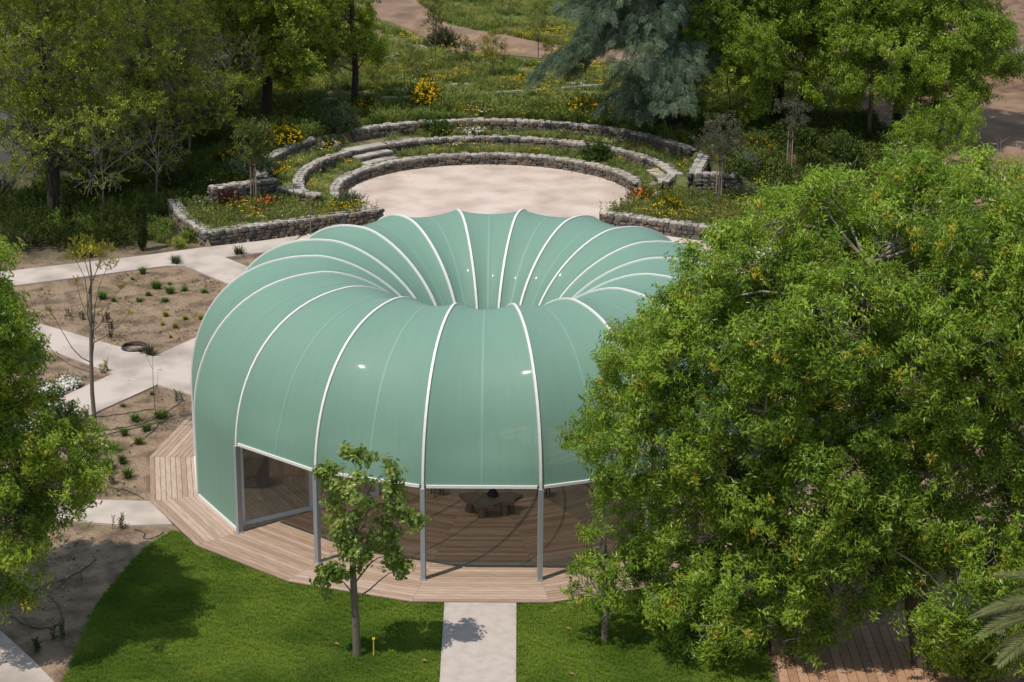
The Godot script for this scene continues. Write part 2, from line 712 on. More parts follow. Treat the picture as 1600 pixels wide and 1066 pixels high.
func build_tent() -> void:
	var o := thing("tent_pavilion", "ring shaped sea green membrane pavilion with white ribs and open front", "pavilion")
	var hem := 2.49
	var full := profile()
	var pr: Array = even(full, 44)
	var open_pr := []
	for p in pr:
		if p.y > hem + 0.05 or p.x < RO - 1.0:
			open_pr.append(p)
	open_pr.push_front(Vector2(8.2915, hem))
	for k in 18:
		var mid := -20.0 * k
		var open := k <= 2 or k >= 16
		var use: Array = open_pr.duplicate() if open else pr.duplicate()
		if not open:
			use.push_front(Vector2(RO, 1.2))
			use.push_front(Vector2(RO, 0.06))
		var b := MB.new()
		var nu := 14
		var slack := r(0.10, 0.16)
		var rows := []
		for j in use.size():
			var p: Vector2 = use[j]
			var t: Vector2 = (use[mini(j + 1, use.size() - 1)] - use[maxi(j - 1, 0)]).normalized()
			var nn := Vector2(t.y, -t.x)
			if nn.dot(Vector2(p.x - 4.8, p.y - 3.0)) < 0:
				nn = -nn
			var tight := smoothstep(hem, hem + 1.2, p.y) if p.x > 5 else smoothstep(3.4, 4.5, p.y)
			var row := []
			for i in nu + 1:
				var s := float(i) / nu
				var q: Vector2 = p - nn * slack * tight * 4.0 * s * (1.0 - s)
				var a := ring(q, mid - 10.0)
				var e := ring(q, mid + 10.0)
				row.append(a.lerp(e, s))
			rows.append(row)
		var ids := []
		for j in rows.size():
			var row := []
			for i in nu + 1:
				var du: Vector3 = rows[j][mini(i + 1, nu)] - rows[j][maxi(i - 1, 0)]
				var dv: Vector3 = rows[mini(j + 1, rows.size() - 1)][i] - rows[maxi(j - 1, 0)][i]
				var nn := du.cross(dv).normalized()
				var out3: Vector3 = ring(Vector2(use[j].x - 4.8, 0), mid) + Vector3.UP * (use[j].y - 3.0)
				if nn.dot(out3) < 0:
					nn = -nn
				row.append(b.vert(rows[j][i], nn, Vector2(float(i) / nu, j / 44.0 * 4.0) + Vector2(k * 0.37, k * 0.61)))
			ids.append(row)
		for j in rows.size() - 1:
			for i in nu:
				b.tri(ids[j][i], ids[j][i + 1], ids[j + 1][i + 1])
				b.tri(ids[j][i], ids[j + 1][i + 1], ids[j + 1][i])
		var panel := part("membrane_panel", b.done(), M.membrane, o)
		# welded seam down the middle of the panel
		var sb := MB.new()
		var last := []
		for j in rows.size():
			var c: Vector3 = rows[j][7]
			var nn: Vector3 = b.n[ids[j][7]]
			var sd: Vector3 = (rows[j][8] - rows[j][6]).normalized() * 0.03
			var pair := [sb.vert(c - sd + nn * 0.005, nn), sb.vert(c + sd + nn * 0.005, nn)]
			if last.size():
				sb.tri(last[0], last[1], pair[1])
				sb.tri(last[0], pair[1], pair[0])
			last = pair
		part("seam", sb.done(), M.seam, panel)
		# rib between this panel and the next, on its post
		var deg := mid - 10.0
		var rb := MB.new()
		var side := Vector3(cos(deg_to_rad(deg)), 0, -sin(deg_to_rad(deg))) * 0.036
		var was := []
		var rib_pr: Array = even(full, 60)
		rib_pr.push_front(Vector2(RO, hem - 0.35 if k <= 2 or k >= 15 else 0.02))
		for j in rib_pr.size():
			var p: Vector2 = rib_pr[j]
			var t: Vector2 = (rib_pr[mini(j + 1, rib_pr.size() - 1)] - rib_pr[maxi(j - 1, 0)]).normalized()
			var nn := Vector2(t.y, -t.x)
			if nn.dot(Vector2(p.x - 4.8, p.y - 3.0)) < 0:
				nn = -nn
			var c := ring(p, deg)
			var up := ring(p + nn, deg) - c
			var now := [c - side - up * 0.05, c + side - up * 0.05, c + side * 0.85 + up * 0.03, c - side * 0.85 + up * 0.03]
			if was.size():
				for f in 4:
					var g := (f + 1) % 4
					var h: Vector3 = [-up, side, up, -side][f]
					rb.face([was[f], was[g], now[g], now[f]], h)
			was = now
		part("rib", rb.done(), M.rib, o)
		if k <= 2 or k >= 15:
			tent_post(o, hem, deg, side)
		# hem bar of an open panel, foot trim of a closed one
		var hb := MB.new()
		var a := ring(Vector2(RO - 0.02, 0), mid - 9.4)
		var e := ring(Vector2(RO - 0.02, 0), mid + 9.4)
		var along := (e - a) * 0.5
		var outw := ring(Vector2(1, 0), mid)
		hb.box((a + e) * 0.5 + Vector3.UP * (hem - 0.02 if open else 0.04), along, Vector3.UP * 0.035, outw * 0.045)
		part("hem_bar" if open else "foot_trim", hb.done(), M.rib, o)
		# the throat stands on slim posts
		var tb := MB.new()
		tb.tube([ring(Vector2(1.69, 0.0), deg), ring(Vector2(1.69, 3.5), deg)], [0.035, 0.035], 6)
		part("throat_post", tb.done(), M.steel, o)
	var cb := MB.new()
	for k in 18:
		var a := ring(Vector2(1.69, 3.47), k * 20.0 - 10)
		var e := ring(Vector2(1.69, 3.47), k * 20.0 + 10)
		cb.tube([a, e], [0.05, 0.05], 6)
	part("throat_hoop", cb.done(), M.steel, o)
	# the glazed screen that runs inwards from the end of the opening
	glass_screen(o, Vector3(-6.34, 0, 4.92), Vector3(-4.6, 0, 3.81), 2.42)
	glass_screen(o, Vector3(-4.48, 0, 3.73), Vector3(-2.9, 0, 2.75), 2.42)
	# timber lined wall behind it
	var w0 := Vector3(-7.6, 0, 1.9)
	var w1 := Vector3(-2.4, 0, 0.75)
	var d := (w1 - w0).normalized()
	for i in 36:
		var lb := MB.new()
		lb.box(w0 + d * (0.075 + i * 0.145) + Vector3.UP * 1.3, d * 0.069, Vector3.UP * 1.28, d.cross(Vector3.UP) * r(0.012, 0.018))
		part("lining_board", lb.done(), M.inner_wood[rng.randi() % 4], o)

func tent_post(o: Node3D, hem: float, deg: float, side: Vector3) -> void:
	var pb := MB.new()
	var e0 := ring(Vector2(RO - 0.01, 0), deg)
	var er := ring(Vector2(1, 0), deg)
	pb.box(e0 + Vector3.UP * (hem * 0.5 - 0.05), side.normalized() * 0.056, Vector3.UP * (hem * 0.5 - 0.03), er * 0.07)
	var post := part("post", pb.done(), M.steel, o)
	var fb := MB.new()
	fb.box(e0 + Vector3.UP * 0.012, side.normalized() * 0.085, Vector3.UP * 0.01, er * 0.10)
	part("foot_plate", fb.done(), M.steel, post)

func glass_screen(o: Node3D, a: Vector3, e: Vector3, h: float) -> void:
	var d := (e - a).normalized()
	var q := d.cross(Vector3.UP)
	var b := MB.new()
	var l := a.distance_to(e)
	for s in [0.04, l - 0.04]:
		b.box(a + d * s + Vector3.UP * h * 0.5, d * 0.04, Vector3.UP * h * 0.5, q * 0.035)
	for y in [0.06, h - 0.05]:
		b.box((a + e) * 0.5 + Vector3.UP * y, d * (l * 0.5 - 0.082), Vector3.UP * 0.05, q * 0.033)
	var f := part("door_frame", b.done(), M.alu, o)
	var g := MB.new()
	g.face([a + d * 0.08 + Vector3.UP * 0.11, e - d * 0.08 + Vector3.UP * 0.11, e - d * 0.08 + Vector3.UP * (h - 0.1), a + d * 0.08 + Vector3.UP * (h - 0.1)], q)
	part("pane", g.done(), M.glass, f)

func board(b: MB, deg: float, ap0: float, ap1: float, y: float, th: float) -> void:
	var t := tan(deg_to_rad(10.0))
	var w := []
	var gap := 0.006
	for q in [[ap0, -1], [ap0, 1], [ap1, 1], [ap1, -1]]:
		var a := deg_to_rad(deg)
		var f := Vector3(sin(a), 0, cos(a))
		var s := Vector3(cos(a), 0, -sin(a))
		w.append(f * q[0] + s * q[1] * (q[0] * t - 0.0025))
	var p := []
	for q in w:
		p.append(q + Vector3.UP * (y - th))
	for q in w:
		p.append(q + Vector3.UP * y)
	var mid := Vector3.ZERO
	for q in p:
		mid += q / 8.0
	var s2: Vector3 = (w[1] - w[0]).normalized()
	var f2: Vector3 = s2.cross(Vector3.UP)
	var sh := Vector2(r(0, 9), r(0, 9))
	for f in [[4, 5, 6, 7], [0, 1, 5, 4], [1, 2, 6, 5], [2, 3, 7, 6], [3, 0, 4, 7]]:
		var k := []
		var uv := []
		for i in f:
			k.append(p[i])
			uv.append(sh + Vector2(p[i].dot(s2) * 0.35, (p[i].dot(f2) + p[i].y) * 3.0))
		b.face(k, (k[0] + k[1] + k[2] + k[3]) / 4.0 - mid, uv)
	b.col = Color.WHITE

func build_deck() -> void:
	var o := thing("wooden_deck", "round timber deck of radial board fields under and around the tent", "deck")
	var ub := MB.new()
	for k in 18:
		var a := ring(Vector2(9.56, -0.034), k * 20.0 - 10)
		var e := ring(Vector2(9.56, -0.034), k * 20.0 + 10)
		ub.face([Vector3(0, -0.034, 0), a, e], Vector3.UP)
		ub.face([a, e, e - Vector3.UP * 0.12, a - Vector3.UP * 0.12], a + e)
	part("underside", ub.done(), M.dark_wood, o)
	var rest := MB.new()
	var pitch := 0.145
	for k in 18:
		var deg := 20.0 * k if k <= 9 else 20.0 * (k - 18)
		var n := 53
		for i in n:
			var ap0 := 9.454 - i * pitch
			var ap1 := ap0 - pitch + 0.011
			var single: bool = (deg <= 20 and deg >= -40 and i < 45) or (deg < -40 and deg >= -100 and i < 10) or (deg == 40 and i < 20)
			var y := 0.0 + r(-0.0015, 0.0015)
			if single:
				var b := MB.new()
				board(b, deg, ap0, ap1, y, 0.03)
				part("deck_board", b.done(), M.wood[rng.randi() % 6] if ap0 > 7.0 else M.inner_wood[rng.randi() % 4], o)
			else:
				var tone := r(0.75, 1.1)
				rest.col = Color(tone, tone, tone)
				board(rest, deg, ap0, ap1, y, 0.03)
	var rp := part("deck_board_field", rest.done(), M.wood[0], o)
	rp.set_meta("kind", "stuff")

# ---------------------------------------------------------------- materials and shared meshes
func make_materials() -> void:
	var grain := tex(0.02, 5, 0.86, 1.08, 512, 0.03, 2, 3)
	var mottle := tex(0.02, 6, 0.62, 1.18, 1024, 0.03, 0, 5)
	var fine := tex(0.09, 5, 0.70, 1.15, 512, 0.02, 0, 8)
	M.soil = mat(Color.WHITE, 0.95, tex(0.006, 9, 0.62, 1.25, 1024, 0.02, 0, 15), 0.17, bumps(0.03, 7, 0, 1024), 6.0)
	M.lawn_soil = mat(lin(0.05, 0.075, 0.018), 0.95, mottle, 0.3)
	M.concrete = mat(lin(0.45, 0.40, 0.37), 0.85, tex(0.003, 8, 0.80, 1.10, 1024, 0.012, 0, 21), 0.13)
	M.path_front = mat(lin(0.42, 0.375, 0.355), 0.9, tex(0.012, 9, 0.93, 1.04, 1024, 0.008, 0, 22), 0.22)
	M.gravel = mat(lin(0.52, 0.46, 0.43), 0.95, tex(0.005, 9, 0.82, 1.07, 1024, 0.03, 0, 25), 0.07)
	M.asphalt = mat(lin(0.06, 0.06, 0.066), 0.9, mottle, 0.3)
	M.track = mat(lin(0.225, 0.15, 0.105), 0.95, tex(0.004, 8, 0.72, 1.15, 1024, 0.02, 0, 26), 0.09)
	M.membrane = StandardMaterial3D.new()
	M.membrane.albedo_color = lin(0.205, 0.372, 0.308)
	M.membrane.albedo_texture = tex(0.012, 5, 0.985, 1.01, 512, 0.0, 0, 31)
	M.membrane.uv1_scale = Vector3(2.2, 0.22, 1.0)
	M.membrane.roughness = 0.55
	M.membrane.metallic_specular = 0.32
	M.membrane.clearcoat_enabled = true
	M.membrane.clearcoat = 0.035
	M.membrane.clearcoat_roughness = 0.07
	M.membrane.heightmap_enabled = true
	M.membrane.heightmap_texture = tex(0.010, 3, 0.0, 1.0, 512, 0.0, 0, 33)
	M.membrane.heightmap_scale = 0.15
	M.membrane.backlight_enabled = true
	M.membrane.backlight = lin(0.46, 0.29, 0.21)
	M.membrane.transparency = BaseMaterial3D.TRANSPARENCY_ALPHA
	M.membrane.albedo_color.a = 0.91
	M.seam = mat(lin(0.162, 0.297, 0.245), 0.65)
	M.rib = mat(lin(0.72, 0.73, 0.735), 0.5, tex(0.05, 5, 0.90, 1.03, 512, 0.003, 0, 41), 0.8)
	M.steel = mat(lin(0.25, 0.27, 0.29), 0.45)
	M.alu = mat(lin(0.55, 0.58, 0.62), 0.4)
	M.glass = StandardMaterial3D.new()
	M.glass.transparency = BaseMaterial3D.TRANSPARENCY_ALPHA
	M.glass.albedo_color = Color(0.75, 0.85, 0.85, 0.06)
	M.glass.roughness = 0.03
	M.glass.metallic_specular = 0.5
	M.wood = []
	for c in [Vector3(0.36, 0.272, 0.222), Vector3(0.335, 0.248, 0.20), Vector3(0.40, 0.31, 0.258), Vector3(0.30, 0.215, 0.17), Vector3(0.36, 0.262, 0.205), Vector3(0.43, 0.34, 0.29)]:
		var m := mat(lin(c.x, c.y, c.z), 0.75)
		m.albedo_texture = grain
		M.wood.append(m)
	M.inner_wood = []
	for c in [Vector3(0.52, 0.335, 0.245), Vector3(0.46, 0.285, 0.205), Vector3(0.56, 0.38, 0.29), Vector3(0.40, 0.245, 0.175)]:
		var m := mat(lin(c.x, c.y, c.z), 0.7)
		m.albedo_texture = grain
		M.inner_wood.append(m)
	M.brown_wood = []
	for c in [Vector3(0.34, 0.205, 0.13), Vector3(0.29, 0.17, 0.11), Vector3(0.38, 0.24, 0.16)]:
		var m := mat(lin(c.x, c.y, c.z), 0.8)
		m.albedo_texture = grain
		M.brown_wood.append(m)
	M.dark_wood = mat(lin(0.09, 0.065, 0.05), 0.9)
	M.table_wood = mat(lin(0.19, 0.145, 0.105), 0.6, fine, 2.0)
	M.stones = []
	for c in [Vector3(0.105, 0.095, 0.085), Vector3(0.16, 0.142, 0.122), Vector3(0.075, 0.07, 0.066), Vector3(0.19, 0.145, 0.105), Vector3(0.13, 0.125, 0.12)]:
		M.stones.append(mat(lin(c.x, c.y, c.z), 0.9, fine, 1.6))
	M.caps = []
	for c in [Vector3(0.38, 0.365, 0.345), Vector3(0.29, 0.28, 0.265), Vector3(0.45, 0.435, 0.41)]:
		M.caps.append(mat(lin(c.x, c.y, c.z), 0.9, fine, 1.6))
	M.stone_tinted = mat(Color.WHITE, 0.9, fine, 1.6)
	M.mortar = mat(lin(0.06, 0.052, 0.045), 0.95)
	M.step = mat(lin(0.36, 0.33, 0.30), 0.9, fine, 1.2)
	M.rubber = mat(lin(0.025, 0.025, 0.028), 0.6)
	M.bark = mat(lin(0.115, 0.092, 0.072), 0.9, fine, 3.0, bumps(0.15, 4), 2.0)
	M.pale_bark = mat(lin(0.19, 0.165, 0.135), 0.9, fine, 3.0, bumps(0.15, 4), 1.0)
	M.dark_bark = mat(lin(0.055, 0.045, 0.037), 0.95, fine, 2.0, bumps(0.15, 4), 2.0)
	M.twig = mat(lin(0.13, 0.108, 0.088), 0.9)
	M.stake = mat(lin(0.34, 0.26, 0.19), 0.85, fine, 2.0)
	M.leaf = leafmat(0.9, 0.38, 0.5)
	M.grey_twig = mat(lin(0.25, 0.225, 0.195), 0.9)
	M.needle = leafmat(0.2, 0.6, 0.3)
	M.grass = leafmat(0.55, 0.6, 0.25)
	M.petal = leafmat(0.5, 0.7, 0.2)
	M.yellow = mat(lin(0.75, 0.52, 0.02), 0.6)
	M.white_paint = mat(lin(0.75, 0.75, 0.75), 0.6)
	S.ash = sprig(10, 0.36, 0.125, 0.036, 0.62, 0.75, 101)
	S.small = sprig(6, 0.34, 0.085, 0.05, 0.6, 0.35, 102)
	S.round = sprig(7, 0.30, 0.11, 0.062, 0.6, 0.4, 103)
	S.fine = sprig(9, 0.24, 0.09, 0.022, 0.45, 0.1, 104)
	S.maple = maple_sprig(8, 105)
	S.cedar = cedar_spray(106)
	S.lawn = tuft(11, 0.06, 0.0055, 0.7, 107, 0.05)
	S.meadow = tuft(14, 0.34, 0.016, 0.8, 108, 0.10)
	S.clump = tuft(26, 0.34, 0.022, 0.9, 109, 0.05)
	S.broad = tuft(12, 0.20, 0.035, 0.9, 110, 0.04)
	S.heads = blossom(5, 0.035, 0.10, 111)
	S.dots = blossom(7, 0.032, 0.22, 112)
	S.stones = []
	for i in 6:
		S.stones.append(stone_mesh(200 + i))

func scatter(called: String, mesh: Mesh, m: Material, n: int, lo: Vector2, hi: Vector2, keep: Callable, dark: Color, light: Color, s0: float, s1: float, patch := 0.0) -> void:
	var where := []
	var tint := []
	for i in n:
		var x := r(lo.x, hi.x)
		var z := r(lo.y, hi.y)
		if not keep.call(x, z):
			continue
		var k := noise.get_noise_2d(x * 5.0 + 31.0, z * 5.0)
		if patch != 0.0 and k < r(-0.45, 0.05) + patch:
			continue
		var s := r(s0, s1)
		where.append(Transform3D(upright(r(0, TAU), s, s * r(0.8, 1.25), r(-0.15, 0.15)), on_ground(x, z)))
		tint.append(dark.lerp(light, clampf(0.5 + k * 1.2 + r(-0.35, 0.35), 0, 1)))
	many(called, mesh, m, where, tint)

# ---------------------------------------------------------------- the scene
func _ready() -> void:
	rng.seed = 7
	noise.noise_type = FastNoiseLite.TYPE_SIMPLEX_SMOOTH
	noise.frequency = 0.06
	noise.fractal_octaves = 4
	noise.seed = 4
	var cam := Camera3D.new()
	cam.name = "camera"
	cam.transform = Transform3D(Basis(Vector3(0.99998079, 0.00519065, -0.00338667), Vector3(-0.00598587, 0.95051581, -0.31061853), Vector3(0.00160677, 0.31063283, 0.95052862)), Vector3(0.79705553, 21.63432865, 55.36968979))
	cam.fov = 18.583
	cam.far = 400.0
	cam.near = 0.5
	add_child(cam)
	var we := WorldEnvironment.new()
	we.name = "environment"
	var env := Environment.new()
	env.background_mode = Environment.BG_SKY
	var sky := Sky.new()
	var sm := ProceduralSkyMaterial.new()
	sm.sky_top_color = Color(0.57, 0.63, 0.71)
	sm.sky_horizon_color = Color(0.86, 0.86, 0.85)
	sm.ground_bottom_color = Color(0.25, 0.24, 0.20)
	sm.ground_horizon_color = Color(0.55, 0.56, 0.54)
	sm.sky_curve = 0.15
	sm.sun_angle_max = 10.0
	sky.sky_material = sm
	env.sky = sky
	env.background_energy_multiplier = 1.15
	env.tonemap_mode = Environment.TONE_MAPPER_LINEAR
	env.tonemap_exposure = 1.15
	env.sdfgi_enabled = true
	env.ssao_enabled = true
	env.ssil_enabled = true
	we.environment = env
	add_child(we)
	var sun := DirectionalLight3D.new()
	sun.name = "sun"
	sun.light_energy = 1.2
	sun.light_color = Color(1.0, 0.955, 0.89)
	sun.light_angular_distance = 0.53
	sun.shadow_enabled = true
	var sd := Vector3(0.767, -2.05, -0.642).normalized()
	sun.basis = Basis.looking_at(sd, Vector3.UP)
	add_child(sun)

	make_materials()
	rng.seed = 11
	left_bed = PackedVector2Array([V(-13.4, -27.8), V(-12.5, -25.1), V(-11.2, -22.6), V(-4.75, -26.2), V(-6.4, -28.0), V(-7.3, -27.6), V(-9.2, -28.9), V(-11.5, -27.2)])
	right_bed = PackedVector2Array([V(4.2, -26.3), V(8.5, -24.0), V(11.5, -23.2), V(12.0, -29.0), V(8.3, -29.3), V(6.0, -31.0), V(5.6, -28.0)])
	build_ground()
	build_tent()
	build_deck()
	build_walls()
	build_trees()
	build_planting()
	build_small_things()

func build_ground() -> void:
	var xs := []
	var zs := []
	var x := -60.0
	while x < 60.0:
		xs.append(x)
		x += 0.2 if x > -14.6 and x < 12.0 else 1.2
	var z := -140.0
	while z < 40.0:
		zs.append(z)
		z += 0.2 if z > -42.0 and z < -21.5 else 0.8
	var b := MB.new()
	var h := []
	for j in zs.size():
		var row := []
		for i in xs.size():
			row.append(gy(xs[i], zs[j]))
		h.append(row)
	for j in zs.size():
		for i in xs.size():
			var i0 := maxi(i - 1, 0)
			var i1 := mini(i + 1, xs.size() - 1)
			var j0 := maxi(j - 1, 0)
			var j1 := mini(j + 1, zs.size() - 1)
			var nn := Vector3(-(h[j][i1] - h[j][i0]) / (xs[i1] - xs[i0]), 1.0, -(h[j1][i] - h[j0][i]) / (zs[j1] - zs[j0])).normalized()
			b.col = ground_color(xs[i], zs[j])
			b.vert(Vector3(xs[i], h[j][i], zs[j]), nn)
	var w := xs.size()
	for j in zs.size() - 1:
		for i in w - 1:
			var k := j * w + i
			b.tri(k, k + 1, k + w + 1)
			b.tri(k, k + w + 1, k + w)
	struct("ground", b.done(), M.soil)
	# round gravel floor and the forecourt between it and the tent
	var g := PackedVector2Array()
	for p in arc(6.42, -118, 118, 4.0):
		g.append(p)
	for p in [V(6.2, -25.0), V(8.6, -23.6), V(12.0, -22.4), V(12.0, -19.5), V(8.0, -16.0), V(8.2, -6.0), V(-6.5, -6.0), V(-9.0, -12.0), V(-9.2, -19.6), V(-8.4, -22.0), V(-7.7, -24.0)]:
		g.append(p)
	struct("gravel_floor", slab(g, -0.055, 0.05), M.gravel)
	struct("path", slab(PackedVector2Array([V(-0.88, 9.30), V(0.86, 9.30), V(0.86, 17.0), V(-0.82, 17.0)]), -0.025, 0.1), M.path_front)
	struct("path", slab(PackedVector2Array([V(-24, -16.3), V(-17.56, -19.19), V(-13.55, -21.09), V(-11.34, -22.35), V(-9.07, -23.43), V(-7.75, -24.2), V(-8.0, -22.2), V(-8.61, -21.87), V(-10.29, -20.99), V(-9.22, -19.69), V(-9.0, -17.8), V(-9.58, -17.32), V(-11.62, -19.80), V(-12.25, -19.79), V(-16.92, -17.32), V(-24, -13.8)]), -0.03, 0.1), M.concrete)
	struct("path", slab(PackedVector2Array([V(-22, -17.6), V(-15.53, -12.58), V(-11.00, -9.08), V(-12.01, -7.33), V(-14.84, -10.01), V(-22, -16.4)]), -0.03, 0.1), M.concrete)
	struct("path", slab(PackedVector2Array([V(-11.00, -9.08), V(-8.6, -13.6), V(-8.0, -4.35), V(-9.04, -5.26), V(-10.42, -6.32), V(-11.85, -3.77), V(-13.12, -1.26), V(-15.8, 2.5), V(-17.0, 1.2), V(-13.90, -3.40), V(-13.32, -4.84), V(-12.01, -7.33)]), -0.026, 0.1), M.concrete)
	struct("path", slab(PackedVector2Array([V(-16, 1.6), V(-10.88, 3.08), V(-9.02, 3.19), V(-8.20, 4.75), V(-9.35, 4.85), V(-10.57, 4.62), V(-16, 3.4)]), -0.03, 0.1), M.concrete)
	struct("path", slab(PackedVector2Array([V(-15.0, 6.0), V(-11.23, 11.11), V(-10.15, 12.58), V(-9.41, 13.69), V(-8.3, 15.5), V(-12.0, 17.0), V(-16.5, 9.0)]), -0.03, 0.1), M.concrete)
	var lawn := PackedVector2Array([V(-8.15, 5.10), V(-8.70, 6.3), V(-8.95, 7.71), V(-9.2, 9.2), V(-9.27, 10.63), V(-9.22, 13.75), V(-9.0, 18), V(6.6, 18), V(6.6, 9.0), V(4.0, 8.4), V(0, 8.9), V(-5.0, 7.6)])
	struct("lawn_bed", slab(lawn, -0.064, 0.05), M.lawn_soil)
	lawn_outline = lawn
	# dirt track across the meadow, garden path edge, road behind the trees, bare ground on the right
	track_outline = PackedVector2Array([V(-9.5, -80), V(-8.06, -71), V(-7.4, -64), V(-5.2, -60.5), V(-2.88, -55.3), V(3.54, -52.9), V(9.0, -52.3), V(16, -54), V(16, -56.5), V(9.0, -54.6), V(3.6, -56.2), V(0.5, -58.9), V(-3.1, -62), V(-5.5, -70), V(-6.2, -80)])
	struct("dirt_track", sheet(track_outline, 0.03, 0.8), M.track)
	struct("road", sheet(PackedVector2Array([V(-20.6, -30), V(-19.8, -46), V(-18.5, -75), V(-24.5, -75), V(-25.5, -46), V(-25.5, -30)]), 0.04, 1.0), M.asphalt)
	struct("bare_ground", sheet(PackedVector2Array([V(18.5, -29), V(19.0, -36), V(21.5, -45.5), V(30, -47), V(36, -40), V(34, -29)]), 0.03, 1.0), M.track)

var lawn_outline := PackedVector2Array()
var track_outline := PackedVector2Array()

func build_walls() -> void:
	stone_wall("low_stone_wall", "low dry stone wall with pale coping bent round the flower bed left of the tent", [V(-13.3, -27.75), V(-12.45, -25.1), V(-11.15, -22.75), V(-8.0, -24.5), V(-4.85, -26.35)], -0.08, 0.55, 0.46, true, [1, -1])
	stone_wall("low_stone_wall", "low dry stone wall of brown stones right behind the tent, partly under the big tree", [V(4.3, -26.3), V(6.3, -25.1), V(8.4, -24.0), V(11.0, -23.2)], -0.08, 0.52, 0.46, true, [-1, 1])
	stone_wall("seating_wall", "innermost curved dry stone seating wall bordering the round gravel floor", arc(6.5, -52, 78, 6.0), -0.08, 0.42, 0.42, true, [-1], 0.27)
	stone_wall("seating_wall", "short curved seating wall left of the stone steps, along the gravel floor", arc(6.5, -116, -53, 7.0), -0.08, 0.42, 0.42, true, [-1], 0.27)
	stone_wall("seating_wall", "middle curved dry stone terrace wall, right of the steps", arc(8.0, -36, 68, 6.0), 0.3, 0.88, 0.42, true, [-1], 0.27)
	stone_wall("seating_wall", "middle curved dry stone terrace wall, left of the steps", arc(8.0, -110, -52, 7.0), 0.3, 0.88, 0.42, true, [-1], 0.27)
	stone_wall("seating_wall", "outermost and highest curved dry stone terrace wall below the wild meadow", arc(9.5, -42, 68, 6.0), 0.72, 1.36, 0.42, true, [-1], 0.27)
	stone_wall("seating_wall", "outer curved terrace wall left of the round grey green bush", arc(9.5, -102, -57, 6.0), 0.72, 1.36, 0.46, true, [-1, 1], 0.27)
	stone_wall("retaining_wall", "short dry stone retaining wall behind the staked tree on the left", [V(-9.25, -28.75), V(-10.4, -27.9), V(-11.6, -27.1)], 0.2, 1.22, 0.46, true, [1, -1])
	stone_wall("retaining_wall", "stub of dry stone wall closing the terraces on the left, beside the flower bed", [V(-9.0, -28.6), V(-7.4, -27.5)], 0.2, 0.85, 0.4, true, [-1, 1])
	stone_wall("retaining_wall", "angled dry stone retaining wall behind the staked tree on the right", [V(9.05, -33.6), V(8.25, -29.6), V(9.9, -29.35)], 0.35, 1.36, 0.5, true, [-1, 1])
	stone_wall("terrace_stub", "short pale topped stone wall end among poppies right of the gravel floor", [V(7.6, -31.8), V(7.0, -30.0)], 0.3, 0.85, 0.42, true, [-1, 1])
	# flights of stone steps, each tread of several stones
	var flights := [[-52.0, -36.5, "stone steps climbing the terraces on the left side of the gravel floor"], [70.0, 84.0, "stone steps half hidden by plants on the right side of the gravel floor"]]
	for f in flights:
		var o := thing("stone_steps", f[2], "steps")
		for k in 4:
			var rad := 6.35 + 0.47 * k
			var top := 0.2 + 0.22 * k
			for i in 5:
				var a0: float = lerpf(f[0], f[1], i / 5.0)
				var a1: float = lerpf(f[0], f[1], (i + 1) / 5.0)
				var q := []
				var y := top + r(-0.015, 0.015)
				for w in [[rad, a0], [rad, a1], [rad + 0.62, a1], [rad + 0.62, a0]]:
					var a := deg_to_rad(w[1])
					var p: Vector2 = AC + Vector2(sin(a), -cos(a)) * (w[0] + r(-0.02, 0.02))
					q.append(Vector3(p.x, y - 0.075, p.y))
				var lower := []
				var mid3: Vector3 = (q[0] + q[1] + q[2] + q[3]) / 4.0
				for w in 4:
					q.append(q[w] + Vector3.UP * 0.075 * r(0.8, 1.1))
				for w in 4:
					lower.append(q[w].lerp(mid3, 0.07) + Vector3.DOWN * 0.25)
				for w in 4:
					lower.append(q[w].lerp(mid3, 0.07))
				var b := MB.new()
				b.hull8(q)
				part("tread_stone", b.done(), M.caps[rng.randi() % 3], o)
				b = MB.new()
				b.hull8(lower)
				part("riser_stone", b.done(), M.stones[rng.randi() % 5], o)
	var kb := thing("kerb", "pale low stone kerb crossing the meadow behind the terraces", "kerb")
	var line := [V(-11.5, -43.2), V(-8.7, -43.6), V(-4.86, -43.9), V(0.56, -45.3), V(7.76, -47.9), V(13.0, -50.0)]
	for i in line.size() - 1:
		var a: Vector2 = line[i]
		var e: Vector2 = line[i + 1]
		var n := int(a.distance_to(e) / 0.8)
		for k in n:
			var p := a.lerp(e, (k + 0.5) / n)
			var d := (e - a).normalized()
			var b := MB.new()
			b.box(Vector3.ZERO, Vector3(d.x, 0, d.y) * 0.39, Vector3.UP * 0.16, Vector3(-d.y, 0, d.x) * 0.16)
			var s := part("kerb_stone", b.done(), M.caps[rng.randi() % 3], kb, on_ground(p.x, p.y, 0.02))
			s.rotation.y = r(-0.03, 0.03)

# ---------------------------------------------------------------- the trees
func E(x: float, y: float, z: float, a: float, b: float, c: float) -> Array:
	return [Vector3(x, y, z), Vector3(a, b, c)]

